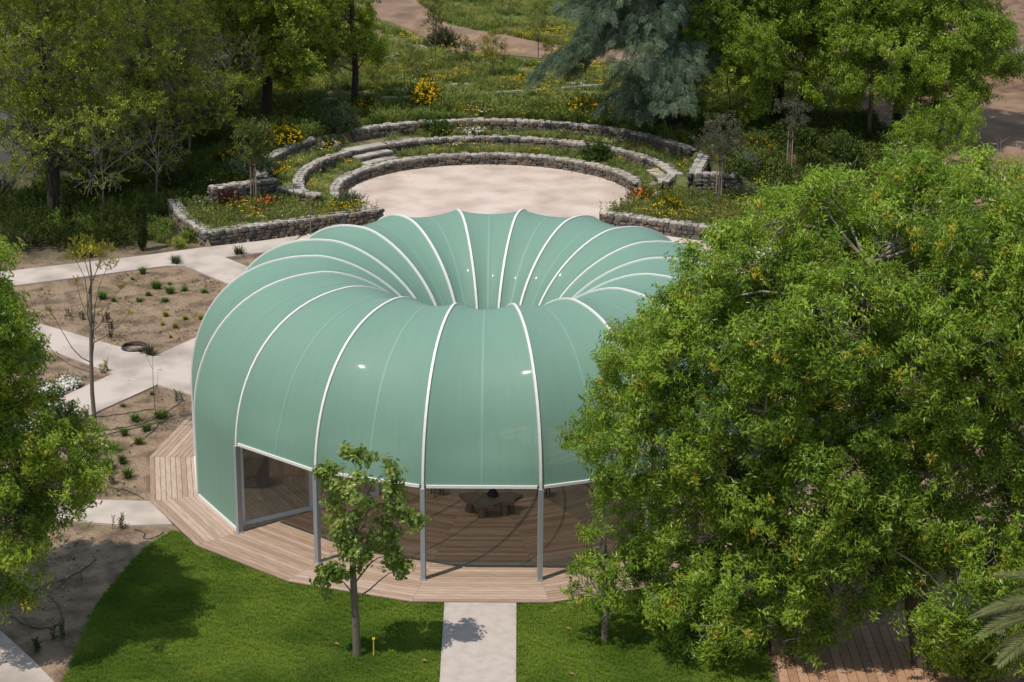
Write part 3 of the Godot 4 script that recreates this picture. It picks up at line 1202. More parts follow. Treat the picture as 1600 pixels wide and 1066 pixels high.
func build_trees() -> void:
	var o: Node3D
	rng.seed = 301
	# the big tree in front of the tent on the right
	var ash := {"mesh": S.ash, "leaf": M.leaf, "bark": M.bark, "twigs": M.grey_twig, "dark": Color(0.12, 0.235, 0.024), "light": Color(0.415, 0.575, 0.075), "clumps": 13, "sprigs": 8, "spread": 0.14, "rise": 0.25, "size": 1.0, "limb": 0.055, "flat": 0.8, "twig": 0.5, "fork": 2.2, "bare": 2, "odd": 0.04, "odd_color": Color(0.48, 0.44, 0.05)}
	o = thing("broadleaf_tree", "huge bright green spreading tree covering the right side of the tent", "tree", Vector3(10.2, -0.08, 12.6))
	grow(o, [Vector3(10.2, -0.1, 12.6), Vector3(9.9, 1.6, 12.3), Vector3(9.4, 3.2, 11.9), Vector3(8.9, 5.2, 11.5), Vector3(8.6, 7.4, 11.2), Vector3(8.6, 9.0, 11.0)], [0.34, 0.28, 0.24, 0.19, 0.12, 0.06],
		lobes_of([E(7.9, 7.6, 11, 2.9, 2.9, 3.0), E(5.4, 5.9, 10.8, 2.2, 2.0, 2.2), E(6.3, 8.1, 10.6, 1.5, 1.2, 1.5), E(10.2, 7.9, 10.8, 3.0, 3.1, 3.2), E(7.6, 4.0, 11.4, 2.6, 1.9, 2.4), E(4.2, 4.5, 11, 1.5, 1.5, 1.4), E(11.7, 1.8, 13.2, 1.5, 1.2, 1.1), E(11.0, 3.9, 11.2, 2.3, 1.8, 2.4), E(5.0, 2.2, 11.0, 1.15, 1.2, 1.2), E(6.0, 1.9, 11.8, 1.7, 1.25, 1.3), E(8.2, 2.4, 11.6, 1.7, 1.2, 1.5), E(11.1, 2.0, 12.7, 1.9, 1.6, 1.5), E(5.9, 1.2, 12.2, 1.5, 1.0, 1.1), E(12.6, 6.2, 11, 2.6, 3.2, 3.0)], 0.86, 0.72), ash)
	# the tree at the left edge
	rng.seed = 302
	var lefty := ash.duplicate()
	lefty.light = Color(0.42, 0.55, 0.058)
	o = thing("broadleaf_tree", "green leafy tree at the left edge casting shade on the lawn", "tree", Vector3(-12.4, -0.08, 11.2))
	grow(o, [Vector3(-12.4, -0.1, 11.2), Vector3(-12.2, 2.0, 11.4), Vector3(-12.0, 4.5, 11.6), Vector3(-11.9, 7.0, 11.7)], [0.24, 0.2, 0.14, 0.06],
		lobes_of([E(-11.9, 7.6, 12.0, 1.5, 1.8, 1.7), E(-10.55, 4.2, 12.0, 1.5, 1.5, 1.6), E(-10.7, 2.6, 12.3, 0.9, 0.9, 1.0), E(-12.6, 6.5, 11.0, 2.3, 3.0, 2.4), E(-12.2, 3.8, 11.0, 1.9, 1.6, 2.0)], 0.85, 0.66), lefty)
	# two young trees on the lawn
	rng.seed = 303
	var young := {"mesh": S.maple, "leaf": M.leaf, "bark": M.pale_bark, "dark": Color(0.12, 0.205, 0.035), "light": Color(0.34, 0.44, 0.09), "clumps": 9, "sprigs": 4.4, "spread": 0.08, "rise": 0.3, "size": 0.74, "limb": 0.022, "flat": 0.9, "twig": 0.5, "fork": 1.4}
	o = thing("young_tree", "slim young tree with lobed leaves on the lawn before the tent", "tree", Vector3(-2.78, -0.08, 12.28))
	grow(o, [Vector3(-2.78, -0.1, 12.28), Vector3(-2.80, 1.0, 12.28), Vector3(-2.84, 2.1, 12.29), Vector3(-2.74, 3.2, 12.3), Vector3(-2.68, 4.5, 12.3)], [0.10, 0.085, 0.075, 0.05, 0.015],
		[[Vector3(-2.75, 4.65, 12.3), 0.36, Vector3.UP], [Vector3(-3.2, 4.25, 12.35), 0.42, Vector3(-1, .6, 0)], [Vector3(-2.25, 4.3, 12.2), 0.42, Vector3(1, .6, 0)], [Vector3(-2.7, 4.05, 12.6), 0.45, Vector3(0, .4, 1)], [Vector3(-2.0, 3.75, 12.3), 0.45, Vector3(1, .3, 0)], [Vector3(-3.0, 3.6, 12.1), 0.45, Vector3(-.6, .4, 0)], [Vector3(-2.5, 3.45, 12.55), 0.5, Vector3(0, .4, 1)], [Vector3(-1.72, 3.3, 12.25), 0.36, Vector3(1, 0, 0)], [Vector3(-2.85, 2.95, 12.4), 0.42, Vector3(-.4, .2, .6)], [Vector3(-2.25, 2.95, 12.2), 0.3, Vector3(.6, 0, 0)], [Vector3(-2.7, 2.55, 12.45), 0.3, Vector3(0, 0, 1)], [Vector3(-3.3, 1.95, 12.35), 0.22, Vector3(-1, 0, 0)], [Vector3(-3.05, 2.2, 12.4), 0.2, Vector3(-.5, 0, .5)], [Vector3(-2.05, 2.45, 12.3), 0.16, Vector3(1, 0, 0)], [Vector3(-1.8, 2.1, 12.3), 0.12, Vector3(1, -.3, 0)]], young)
	rng.seed = 304
	var young2 := ash.duplicate()
	young2.merge({"bark": M.pale_bark, "clumps": 8, "sprigs": 3, "size": 0.85, "limb": 0.02, "fork": 0.7, "spread": 0.08}, true)
	o = thing("young_tree", "small young tree on the lawn under the edge of the huge tree", "tree", Vector3(2.92, -0.08, 11.4))
	grow(o, [Vector3(2.92, -0.1, 11.4), Vector3(2.93, 0.9, 11.4), Vector3(2.9, 2.0, 11.4), Vector3(2.85, 3.0, 11.4)], [0.085, 0.07, 0.05, 0.015],
		lobes_of([E(2.95, 2.35, 11.4, 0.32, 0.6, 0.35), E(2.6, 1.45, 11.4, 0.48, 0.5, 0.5), E(3.4, 1.55, 11.3, 0.55, 0.65, 0.5)], 0.42, 0.36), young2)
	# the trees at the back right
	rng.seed = 305
	var far := {"mesh": S.ash, "leaf": M.leaf, "bark": M.dark_bark, "dark": Color(0.12, 0.22, 0.022), "light": Color(0.41, 0.555, 0.065), "clumps": 12, "sprigs": 8, "spread": 0.19, "rise": 0.2, "size": 1.25, "limb": 0.07, "flat": 0.6, "twig": 0.3, "fork": 3.0, "bare": 0}
	o = thing("broadleaf_tree", "tall green tree beside the cedar with a pair of dark trunks", "tree", Vector3(13.0, 1.2, -40.4))
	grow(o, [Vector3(13.0, 1.0, -40.4), Vector3(12.9, 4.0, -40.2), Vector3(12.6, 7.0, -40), Vector3(12.2, 10.5, -39.6)], [0.32, 0.26, 0.2, 0.08],
		lobes_of([E(11.1, 5.6, -38.0, 2.6, 2.2, 2.4), E(9.9, 3.4, -37.2, 1.5, 2.0, 1.4), E(12.6, 4.6, -37.2, 1.5, 0.9, 1.2), E(14.2, 6.9, -39.5, 2.6, 2.0, 2.6), E(12.0, 10.0, -39.4, 4.0, 2.8, 3.6), E(9.3, 6.0, -37.8, 1.4, 1.5, 1.4)], 1.05, 0.95, 0.75), far)
	var tb := MB.new()
	tb.tube([Vector3(1.15, -0.2, 0.6), Vector3(1.2, 3.0, 0.5), Vector3(1.3, 6.5, 0.3)], [0.28, 0.24, 0.16], 8)
	part("trunk", tb.done(), M.dark_bark, o)
	rng.seed = 306
	o = thing("broadleaf_tree", "broad green tree at the back right beside the bare brown ground", "tree", Vector3(18.3, 1.2, -38.9))
	grow(o, [Vector3(18.3, 1.0, -38.9), Vector3(18.4, 4.0, -38.6), Vector3(18.9, 7.0, -38.2), Vector3(19.0, 10.0, -38)], [0.3, 0.25, 0.18, 0.08],
		lobes_of([E(17.3, 5.0, -36.6, 2.5, 1.9, 2.2), E(20.1, 5.4, -36.8, 2.4, 2.2, 2.4), E(18.4, 8.8, -38.0, 3.2, 2.0, 2.8), E(19.7, 3.4, -35.6, 1.3, 1.1, 1.3), E(21.8, 4.7, -37.0, 1.1, 1.3, 1.2)], 1.05, 0.95, 0.75), far)
	rng.seed = 307
	o = thing("broadleaf_tree", "green tree with a pale grey trunk between the two broad trees at the back", "tree", Vector3(16.75, 1.1, -37.3))
	var greytree := far.duplicate()
	greytree.bark = M.stake_grey if M.has("stake_grey") else M.pale_bark
	grow(o, [Vector3(16.75, 1.0, -37.3), Vector3(16.75, 3.5, -37.3), Vector3(16.6, 6.5, -37.4)], [0.10, 0.09, 0.05],
		lobes_of([E(15.4, 4.1, -36.8, 1.1, 0.9, 1.1), E(16.4, 6.8, -37.4, 1.8, 1.4, 1.6)], 1.0, 0.8), greytree)
	rng.seed = 308
	o = thing("small_tree", "small light green tree standing before the bare brown ground", "tree", Vector3(18.9, 1.0, -32.2))
	var sg := far.duplicate()
	sg.merge({"fork": 0.8, "limb": 0.03, "sprigs": 4, "size": 1.1}, true)
	grow(o, [Vector3(18.9, 0.9, -32.2), Vector3(18.8, 1.8, -32.2), Vector3(18.9, 2.8, -32.2)], [0.10, 0.08, 0.03],
		lobes_of([E(19.5, 2.6, -32, 0.9, 0.75, 0.9), E(18.2, 2.2, -32, 0.8, 0.8, 0.8)], 0.65, 0.55), sg)
	for q in [[30.0, -51.0, 3.0, "leafy tree at the far right edge beyond the bare ground"], [15.8, -50.0, 4.2, "green tree far behind the pair of dark trunks"], [22.5, -53.0, 4.4, "green tree far behind the broad tree at the back right"]]:
		rng.seed = 309 + int(q[0])
		o = thing("broadleaf_tree", q[3], "tree", Vector3(q[0], 1.2, q[1]))
		grow(o, [Vector3(q[0], 1.0, q[1]), Vector3(q[0], 4.0, q[1]), Vector3(q[0] + .3, 8.0, q[1])], [0.3, 0.24, 0.1],
			lobes_of([E(q[0], 7.4, q[1], q[2], 2.6, q[2] * .9), E(q[0] + (1.2 if q[0] > 28 else -1.2), 4.8, q[1] + 1.6, q[2] * .6, 1.5, q[2] * .6)], 1.5, 1.15, 0.8), far)
	build_cedar()
	# thin leaved trees at the back left
	var thin := {"mesh": S.small, "leaf": M.leaf, "bark": M.dark_bark, "twigs": M.twig, "dark": Color(0.12, 0.19, 0.02), "light": Color(0.41, 0.48, 0.055), "clumps": 11, "sprigs": 2.2, "spread": 0.17, "rise": 0.15, "size": 1.15, "limb": 0.05, "flat": 0.6, "twig": 0.95, "over": 0.35, "fork": 1.5, "bare": 4}
	var rows := [
		[-18.2, -27.7, 0.30, "tall half bare tree with a thick grey trunk at the back left", [E(-18.3, 7.0, -27.6, 3.2, 2.2, 3.0), E(-16.4, 4.2, -26.8, 2.4, 1.2, 2.2), E(-19.6, 3.6, -26.8, 2.0, 1.4, 2.0), E(-15.2, 6.4, -28.6, 1.8, 1.4, 1.8)], 0.0],
		[-15.2, -33.6, 0.26, "half bare tree leaning over the dark undergrowth behind the thick grey trunk", [E(-15.2, 6.4, -33.6, 3.0, 2.0, 2.8), E(-13.8, 4.0, -32.4, 2.4, 1.2, 2.2), E(-17.2, 4.2, -32.6, 2.0, 1.4, 2.0)], 0.0],
		[-20.8, -36.0, 0.26, "thin leaved tree beside the grey road at the far left", [E(-20.8, 6.6, -36, 3.2, 2.4, 3.0), E(-20.0, 4.0, -34.4, 2.2, 1.2, 2.0)], 0.2],
		[-12.3, -40.4, 0.30, "dark trunked tree behind the yellow flowers at the back left", [E(-12.3, 6.4, -40.2, 2.8, 1.8, 2.6), E(-11.6, 4.2, -38.8, 2.0, 1.0, 1.8), E(-13.6, 4.6, -39.4, 1.8, 1.2, 1.8)], 0.6],
		[-10.8, -39.6, 0.26, "dark trunked tree nearest the outer terrace wall", [E(-10.4, 6.6, -39.6, 2.4, 1.8, 2.4), E(-9.4, 4.5, -38.8, 1.5, 1.0, 1.5)], 0.8],
		[-6.96, -42.6, 0.18, "bright green small tree by the meadow kerb", [E(-7.9, 5.0, -42.6, 1.7, 1.3, 1.6), E(-7.0, 4.1, -42.2, 0.8, 0.9, 0.8), E(-8.8, 3.9, -42, 1.0, 0.9, 1.0), E(-7.6, 7.2, -42.8, 2.0, 1.4, 1.8)], 1.0],
		[-16.5, -44.5, 0.26, "thin leaved tree between the road and the dark trunks", [E(-16.5, 6.2, -44.5, 2.8, 2.2, 2.6), E(-14.9, 4.4, -43.4, 1.8, 1.2, 1.8)], 0.5],
		[-13.0, -50.5, 0.26, "green tree standing behind the dark trunks at the back left", [E(-13.0, 6.0, -50.5, 2.8, 2.4, 2.6), E(-11.2, 5.0, -49.6, 1.6, 1.4, 1.6)], 0.9],
		[-21.5, -50.0, 0.26, "green tree at the far left corner beside the road", [E(-21.8, 5.4, -50, 2.6, 2.2, 2.6), E(-23.5, 4.0, -48, 2.0, 1.6, 2.0)], 0.6],
	]
	for i in rows.size():
		var q: Array = rows[i]
		rng.seed = 330 + i
		var k := thin.duplicate()
		var lush: float = q[5]
		k.sprigs = 5.2 + 4.5 * lush
		k.bare = 5 - int(4 * lush)
		k.light = thin.light.lerp(Color(0.46, 0.58, 0.06), lush)
		if lush > 0.7:
			k.mesh = S.round
		o = thing("woodland_tree", q[3], "tree", Vector3(q[0], gy(q[0], q[1]), q[1]))
		var y0 := gy(q[0], q[1]) - 0.1
		grow(o, [Vector3(q[0], y0, q[1]), Vector3(q[0] + .1, 3.0, q[1]), Vector3(q[0] + r(-.2, .3), 5.5, q[1] + .1), Vector3(q[0] + r(-.3, .4), 8.4, q[1])], [q[2], q[2] * .85, q[2] * .6, q[2] * .25], lobes_of(q[4] + [E(q[0], 11.6, q[1], 3.6, 2.4, 3.4) if q[5] < 0.3 else E(q[0], 10.5, q[1], 2.4, 1.6, 2.4)] if i != 5 else q[4], 1.05, 0.85, 0.7), k)

	# thin young trunks and bare twigs between them
	var thicket := [[-17.0, -30.4, 4.6, "thin bare sapling close behind the thick grey trunk"], [-14.2, -28.8, 3.8, "thin twiggy sapling nearest the low wall corner in the dark wood"], [-19.8, -31.4, 5.0, "thin leaning sapling by the grey road"], [-12.2, -36.6, 4.4, "thin twiggy sapling left of the yellow flower bush"], [-15.9, -26.2, 4.0, "pale stemmed bare sapling behind the slim cypresses"], [-13.4, -33.0, 5.0, "tall thin sapling in the middle of the dark wood"]]
	for i in thicket.size():
		var q: Array = thicket[i]
		rng.seed = 360 + i
		var k := thin.duplicate()
		k.merge({"bark": M.pale_bark, "twigs": M.grey_twig, "sprigs": 1.6, "limb": 0.022, "bare": 7, "fork": 0.6, "size": 0.9}, true)
		var g := on_ground(q[0], q[1])
		o = thing("thin_sapling", q[3], "sapling", g)
		grow(o, [g - Vector3(0, 0.1, 0), g + Vector3(r(-.2, .2), q[2] * 0.5, 0), g + Vector3(r(-.4, .4), q[2], 0.1)], [0.05, 0.035, 0.01], lobes_of([[g + Vector3(0, q[2] * 0.72, 0), Vector3(1.2, q[2] * 0.32, 1.2)]], 0.8, 0.7, 0.3), k)

func build_cedar() -> void:
	rng.seed = 320
	var base := Vector3(7.9, 1.2, -38.0)
	var o := thing("cedar_tree", "blue green cedar with drooping tiered branches behind the terraces", "tree", base)
	var tb := MB.new()
	tb.tube([Vector3(0, -0.2, 0), Vector3(0.05, 4, 0), Vector3(0, 9, 0), Vector3(0, 14, 0)], [0.36, 0.30, 0.2, 0.06], 9)
	part("trunk", tb.done(), M.dark_bark, o)
	var bb := MB.new()
	var where := []
	var tint := []
	for i in 48:
		var h := 1.6 + 10.5 * i / 48.0 + r(-0.3, 0.3)
		var az := r(0, TAU) if i % 3 == 0 else r(PI * 0.30, PI * 1.18)      # the light side carries more
		var out := Vector3(cos(az), 0, sin(az))
		var l := r(4.2, 7.8) * (1.0 - 0.03 * h)
		if out.x > 0.2:
			l *= 0.38
		if h < 3.4:
			l *= 0.55
		var pts := []
		var rad := []
		for j in 9:
			var t := j / 8.0
			pts.append(Vector3(0, h, 0) + out * l * t + Vector3.UP * (l * (0.22 * t - 0.50 * t * t * t)) + Vector3(sin(t * 5 + i), 0, cos(t * 4 + i)) * 0.12)
			rad.append(lerpf(0.085, 0.012, t))
		bb.tube(pts, rad, 5, false)
		var side := Vector3(-out.z, 0, out.x)
		for j in int(30 * l):
			var t := lerpf(0.22, 1.0, pow(rng.randf(), 0.75))
			var f := t * 8.0
			var a: Vector3 = pts[int(minf(f, 7.0))]
			var p: Vector3 = a.lerp(pts[int(minf(f, 7.0)) + 1], f - minf(floorf(f), 7.0))
			var w := r(-1.0, 1.0)
			var reach := (0.25 + 0.85 * sin(t * PI * 0.8)) * w
			p += side * reach + Vector3.UP * (-0.22 * reach * reach + r(-0.16, 0.1)) + out * absf(reach) * 0.3
			var g := (out * 0.55 + side * w * 0.8 + Vector3.DOWN * r(0.3, 1.3) + rdir() * 0.2).normalized()
			where.append(Transform3D(aim(g, r(-0.6, 0.6), r(0.6, 1.05)), p))
			tint.append(Color(0.055, 0.10, 0.058).lerp(Color(0.205, 0.28, 0.185), rng.randf()))
	part("branches", bb.done(), M.dark_bark, o)
	many("crown", S.cedar, M.needle, where, tint, o)

func staked(label: String, at: Vector3, h: float, crown: Array, k: Dictionary) -> void:
	var o := thing("staked_tree", label, "tree", at, "young trees tied to wooden stakes")
	grow(o, [at, at + Vector3(0.02, h * 0.5, 0), at + Vector3(0, h, 0)], [0.035, 0.028, 0.012], lobes_of(crown, 0.34, 0.3), k)
	for s in [-1, 1]:
		var b := MB.new()
		b.tube([Vector3(s * 0.11, -0.1, 0.05), Vector3(s * 0.09, h * 0.72, 0.03)], [0.03, 0.028], 7)
		part("stake", b.done(), M.stake, o)
	var tb := MB.new()
	tb.box(Vector3(0, h * 0.6, 0.04), Vector3(0.12, 0, 0), Vector3(0, 0.02, 0), Vector3(0, 0, 0.04))
	part("tie", tb.done(), M.rubber, o)

func sapling(label: String, x: float, z: float, h: float, crown: Array, k: Dictionary, called := "sapling", thick := 1.0) -> void:
	var at := on_ground(x, z)
	var o := thing(called, label, "sapling", at)
	grow(o, [at, at + Vector3(r(-.04, .04), h * 0.5, 0), at + Vector3(r(-.06, .06), h, 0)], [0.028 * thick, 0.02 * thick, 0.006 * thick], crown, k)

func build_planting() -> void:
	rng.seed = 401
	# lawn, meadow, terraces and undergrowth: nobody could count these
	var on_lawn := func(x: float, z: float) -> bool:
		x += r(-0.06, 0.06)
		z += r(-0.06, 0.06)
		if not Geometry2D.is_point_in_polygon(V(x, z), lawn_outline) or (x > -0.89 and x < 0.87):
			return false
		var an := rad_to_deg(atan2(x, z))
		var off := an - 20.0 * roundf(an / 20.0)
		return Vector2(x, z).length() * cos(deg_to_rad(off)) > 9.47
	scatter("lawn_grass", S.lawn, M.grass, 150000, V(-9.4, 4.8), V(6.7, 15.2), on_lawn, Color(0.095, 0.185, 0.018), Color(0.23, 0.325, 0.042), 0.8, 1.5)
	var on_terrace := func(x: float, z: float) -> bool:
		var p := around(x, z)
		if absf(p.y) > 112 or (p.y > -53 and p.y < -35) or p.y > 84:
			return false
		return p.x > 6.72 and p.x < 7.8 or p.x > 8.2 and p.x < 9.3
	scatter("terrace_grass", S.meadow, M.grass, 18000, V(-10, -40.5), V(9.6, -24), on_terrace, Color(0.13, 0.19, 0.04), Color(0.30, 0.34, 0.12), 0.4, 1.15, 0.02)
	scatter("terrace_herbs", S.small, M.grass, 4500, V(-10, -40.5), V(9.6, -24), on_terrace, Color(0.10, 0.16, 0.03), Color(0.26, 0.31, 0.10), 0.4, 0.9, 0.12)
	var on_rim := func(x: float, z: float) -> bool:
		var p := around(x, z)
		return p.x < 6.3 and p.x > 5.0 + rng.randf() * 1.2 and absf(p.y) < 115
	scatter("dry_litter", S.lawn, M.grass, 5200, V(-7, -37), V(7, -27), on_rim, Color(0.16, 0.10, 0.065), Color(0.30, 0.21, 0.15), 0.3, 0.9, 0.1)
	var on_meadow := func(x: float, z: float) -> bool:
		var p := around(x, z)
		return p.x > 9.75 and z < -31.5 - 0.5 * maxf(0, -x - 9.0) and not (z < -50.0 and (Geometry2D.is_point_in_polygon(V(x, z), track_outline) or Geometry2D.is_point_in_polygon(V(x, z - 1.0), track_outline)))
	scatter("meadow_grass", S.meadow, M.grass, 110000, V(-13, -84), V(17, -31), on_meadow, Color(0.12, 0.185, 0.035), Color(0.28, 0.30, 0.09), 0.5, 1.35, 0.015)
	scatter("meadow_herbs", S.small, M.grass, 9000, V(-13, -56), V(13, -33), on_meadow, Color(0.08, 0.13, 0.03), Color(0.18, 0.23, 0.06), 0.5, 1.3, 0.1)
	scatter("gravel_crumbs", S.stones[2], M.stone_tinted, 2600, V(-7, -37), V(7, -24), func(x: float, z: float) -> bool: return around(x, z).x < 6.25 and around(x, z).x > 6.3 - 1.3 * rng.randf() * rng.randf(), Color(0.13, 0.085, 0.06), Color(0.3, 0.22, 0.17), 0.02, 0.09)
	var behind := func(x: float, z: float) -> bool:
		var p := around(x, z)
		return p.x > 9.75 and p.x < 13.5 and absf(p.y) < 85 and z < -33
	scatter("tall_herbs", S.meadow, M.grass, 9000, V(-12, -45), V(12, -33), behind, Color(0.075, 0.135, 0.025), Color(0.20, 0.25, 0.06), 1.0, 2.1, 0.08)
	scatter("tall_herbs", S.small, M.grass, 5000, V(-12, -45), V(12, -33), behind, Color(0.07, 0.13, 0.03), Color(0.19, 0.25, 0.07), 0.8, 1.8, 0.12)
	var pebbly := func(x: float, z: float) -> bool:
		return z > -18.6 - (x + 14.0) * 0.4 and z < 10.5 and Vector2(x, z).length() > 9.8 and not Geometry2D.is_point_in_polygon(V(x, z), lawn_outline)
	scatter("pebbles", S.stones[2], M.stone_tinted, 2600, V(-16.5, -19), V(-8.2, 12.5), pebbly, Color(0.16, 0.12, 0.09), Color(0.42, 0.36, 0.30), 0.015, 0.07, 0.2)
	var in_beds := func(x: float, z: float) -> bool:
		return Geometry2D.is_point_in_polygon(V(x, z), left_bed) or Geometry2D.is_point_in_polygon(V(x, z), right_bed)
	scatter("bed_herbs", S.small, M.grass, 8000, V(-13.4, -31), V(12, -22.6), in_beds, Color(0.085, 0.135, 0.028), Color(0.22, 0.25, 0.065), 0.5, 1.35, 0.05)
	scatter("bed_grass", S.meadow, M.grass, 6000, V(-13.4, -31), V(12, -22.6), in_beds, Color(0.12, 0.17, 0.04), Color(0.27, 0.28, 0.10), 0.4, 1.0, 0.0)
	var on_left := func(x: float, z: float) -> bool:
		return z < -22.3 - (x + 13.0) * -0.36 - 0.8 and not Geometry2D.is_point_in_polygon(V(x, z), left_bed) and around(x, z).x > 9.9 and not (x > -12.8 and z > -27.6) and not (x < -19.7 and z < -30)
	scatter("undergrowth", S.small, M.grass, 13000, V(-24, -44), V(-8.5, -19), on_left, Color(0.045, 0.085, 0.018), Color(0.13, 0.18, 0.04), 0.6, 1.5, 0.25)
	scatter("woodland_grass", S.meadow, M.grass, 26000, V(-24, -44), V(-8.5, -19), on_left, Color(0.06, 0.11, 0.02), Color(0.165, 0.22, 0.05), 0.6, 1.3, 0.05)
	var on_right := func(x: float, z: float) -> bool:
		return around(x, z).x > 9.9 and not Geometry2D.is_point_in_polygon(V(x, z), right_bed)
	scatter("undergrowth", S.small, M.grass, 15000, V(8.6, -41), V(17.5, -26), on_right, Color(0.04, 0.075, 0.015), Color(0.12, 0.16, 0.035), 0.6, 1.6, 0.08)
	var all := func(x: float, z: float) -> bool:
		return (around(x, z).x > 9.8 or in_beds.call(x, z) or on_terrace.call(x, z)) and z < -24.5
	dots("yellow_wildflowers", all, 1900, V(-12, -60), V(12, -24), Color(0.75, 0.52, 0.02), 0.45)
	dots("white_wildflowers", all, 420, V(-12, -56), V(12, -24), Color(0.7, 0.7, 0.62), 0.4)
	dots("orange_wildflowers", all, 90, V(-13, -31), V(13, -24), Color(0.75, 0.16, 0.05), 0.3)
	var on_soil := func(x: float, z: float) -> bool:
		return z > -18.6 - (x + 14.0) * 0.4 and z < 10.5 and Vector2(x, z).length() > 9.8 and not Geometry2D.is_point_in_polygon(V(x, z), lawn_outline)
	scatter("weeds", S.broad, M.grass, 3200, V(-16.5, -19), V(-8.2, 12.5), on_soil, Color(0.07, 0.10, 0.03), Color(0.18, 0.20, 0.07), 0.12, 0.45, 0.3)
	scatter("dry_litter", S.lawn, M.grass, 9000, V(-16.5, -19), V(-8.2, 12.5), on_soil, Color(0.12, 0.085, 0.05), Color(0.24, 0.18, 0.11), 0.4, 1.1, 0.25)
	# flowering shrubs and bushes
	var dg := Color(0.04, 0.075, 0.015)
	var lg := Color(0.13, 0.17, 0.035)
	var ye := Color(0.80, 0.56, 0.015)
	rng.seed = 402
	shrub("flower_bush", "tall yellow flowering bush by the kerb behind the outer terrace wall", "bush", on_ground(-3.5, -43.0), 0.65, 1.15, S.fine, M.grass, dg, lg, 300, 1.0, ye, 240)
	shrub("flower_bush", "yellow flowering bush at the foot of the bright green small tree", "bush", on_ground(-6.3, -41.5), 0.8, 0.6, S.fine, M.grass, dg, lg, 240, 1.0, ye, 130)
	shrub("flower_bush", "orange tinged flower bush left of the bright green small tree", "bush", on_ground(-7.7, -41.2), 0.5, 0.45, S.fine, M.grass, dg, lg, 160, 1.0, Color(0.75, 0.34, 0.02), 40)
	shrub("flower_bush", "dense yellow flower bush behind the staked tree on the left", "bush", on_ground(-9.5, -34.6), 0.95, 0.8, S.fine, M.grass, dg, lg, 320, 1.0, ye, 200)
	shrub("flower_bush", "small yellow flower bush low behind the retaining wall on the left", "bush", on_ground(-9.55, -30.7), 0.42, 0.6, S.fine, M.grass, dg, lg, 130, 1.0, ye, 75)
	shrub("flower_bush", "yellow flower bush at the edge of the dark wood on the left", "bush", on_ground(-11.5, -31.5), 0.5, 0.5, S.fine, M.grass, dg, lg, 140, 1.0, ye, 45)
	shrub("flower_bush", "yellow green flowering bush under the cedar", "bush", on_ground(5.7, -41.0), 1.0, 1.1, S.fine, M.grass, Color(0.08, 0.11, 0.015), Color(0.22, 0.22, 0.02), 420, 1.0, ye, 110)
	shrub("flower_bush", "yellow flowering bush between the cedar and its drooping tip", "bush", on_ground(3.9, -40.9), 0.7, 0.9, S.fine, M.grass, dg, lg, 240, 1.0, ye, 60)
	shrub("flower_bush", "dim yellow flower bush in the shade behind the right staked tree", "bush", on_ground(11.2, -33.4), 0.7, 0.7, S.fine, M.grass, dg, lg, 240, 1.0, Color(0.7, 0.38, 0.02), 50)
	shrub("flower_bush", "white flowering plant on the upper terrace, mid way along", "bush", on_ground(-1.1, -39.15), 0.62, 0.25, S.fine, M.grass, Color(0.09, 0.13, 0.05), Color(0.2, 0.23, 0.1), 130, 0.8, Color(0.72, 0.72, 0.66), 90)
	shrub("flower_bush", "white flowering plant beside the round grey green bush on the left", "bush", on_ground(-7.55, -36.2), 0.45, 0.3, S.fine, M.grass, dg, lg, 100, 0.8, Color(0.72, 0.68, 0.72), 40)
	shrub("flower_bush", "red poppies at the foot of the staked tree on the left", "bush", on_ground(-9.4, -27.3), 0.4, 0.35, S.fine, M.grass, dg, lg, 80, 0.8, Color(0.72, 0.09, 0.06), 34)
	shrub("flower_bush", "orange poppies in the bed right of the gravel floor", "bush", on_ground(5.9, -28.6), 0.55, 0.4, S.fine, M.grass, dg, lg, 110, 0.8, Color(0.8, 0.2, 0.03), 34)
	shrub("flower_bush", "yellow green flowering mound in the bed behind the right low wall", "bush", on_ground(7.0, -26.9), 0.6, 0.45, S.fine, M.grass, Color(0.1, 0.13, 0.02), Color(0.24, 0.24, 0.03), 200, 0.9, ye, 40)
	shrub("round_bush", "round dark grey green bush between the terrace wall ends on the left", "bush", on_ground(-7.3, -37.4), 0.95, 1.0, S.fine, M.grass, Color(0.045, 0.075, 0.04), Color(0.10, 0.14, 0.08), 620, 1.0)
	shrub("round_bush", "silvery grey bush at the far end of the right retaining wall", "bush", on_ground(10.5, -31.0), 0.5, 0.5, S.fine, M.grass, Color(0.14, 0.19, 0.15), Color(0.28, 0.33, 0.27), 260, 0.8)
	shrub("round_bush", "grey green bush at the gravel end of the left flower bed", "bush", on_ground(-6.0, -27.2), 0.6, 0.42, S.fine, M.grass, Color(0.08, 0.12, 0.06), Color(0.17, 0.22, 0.12), 300, 0.8)
	shrub("round_bush", "dark red leaved plant against the left retaining wall", "bush", on_ground(-10.9, -26.9), 0.45, 0.6, S.fine, M.grass, Color(0.07, 0.02, 0.025), Color(0.15, 0.05, 0.05), 160, 0.9)
	shrub("round_bush", "blue green leafy bush by the left retaining wall", "bush", on_ground(-10.2, -29.6), 0.9, 0.55, S.fine, M.grass, Color(0.05, 0.085, 0.05), Color(0.12, 0.17, 0.11), 460, 1.0)
	shrub("round_bush", "leafy green bush on the upper terrace left of the white flowers", "bush", on_ground(-2.9, -38.9), 0.7, 0.6, S.round, M.grass, Color(0.035, 0.08, 0.012), Color(0.11, 0.17, 0.03), 220, 0.8)
	shrub("round_bush", "leafy green bush at the right end of the lower terrace", "bush", on_ground(4.5, -36.0), 0.8, 0.6, S.round, M.grass, Color(0.035, 0.075, 0.012), Color(0.10, 0.16, 0.03), 240, 0.8)
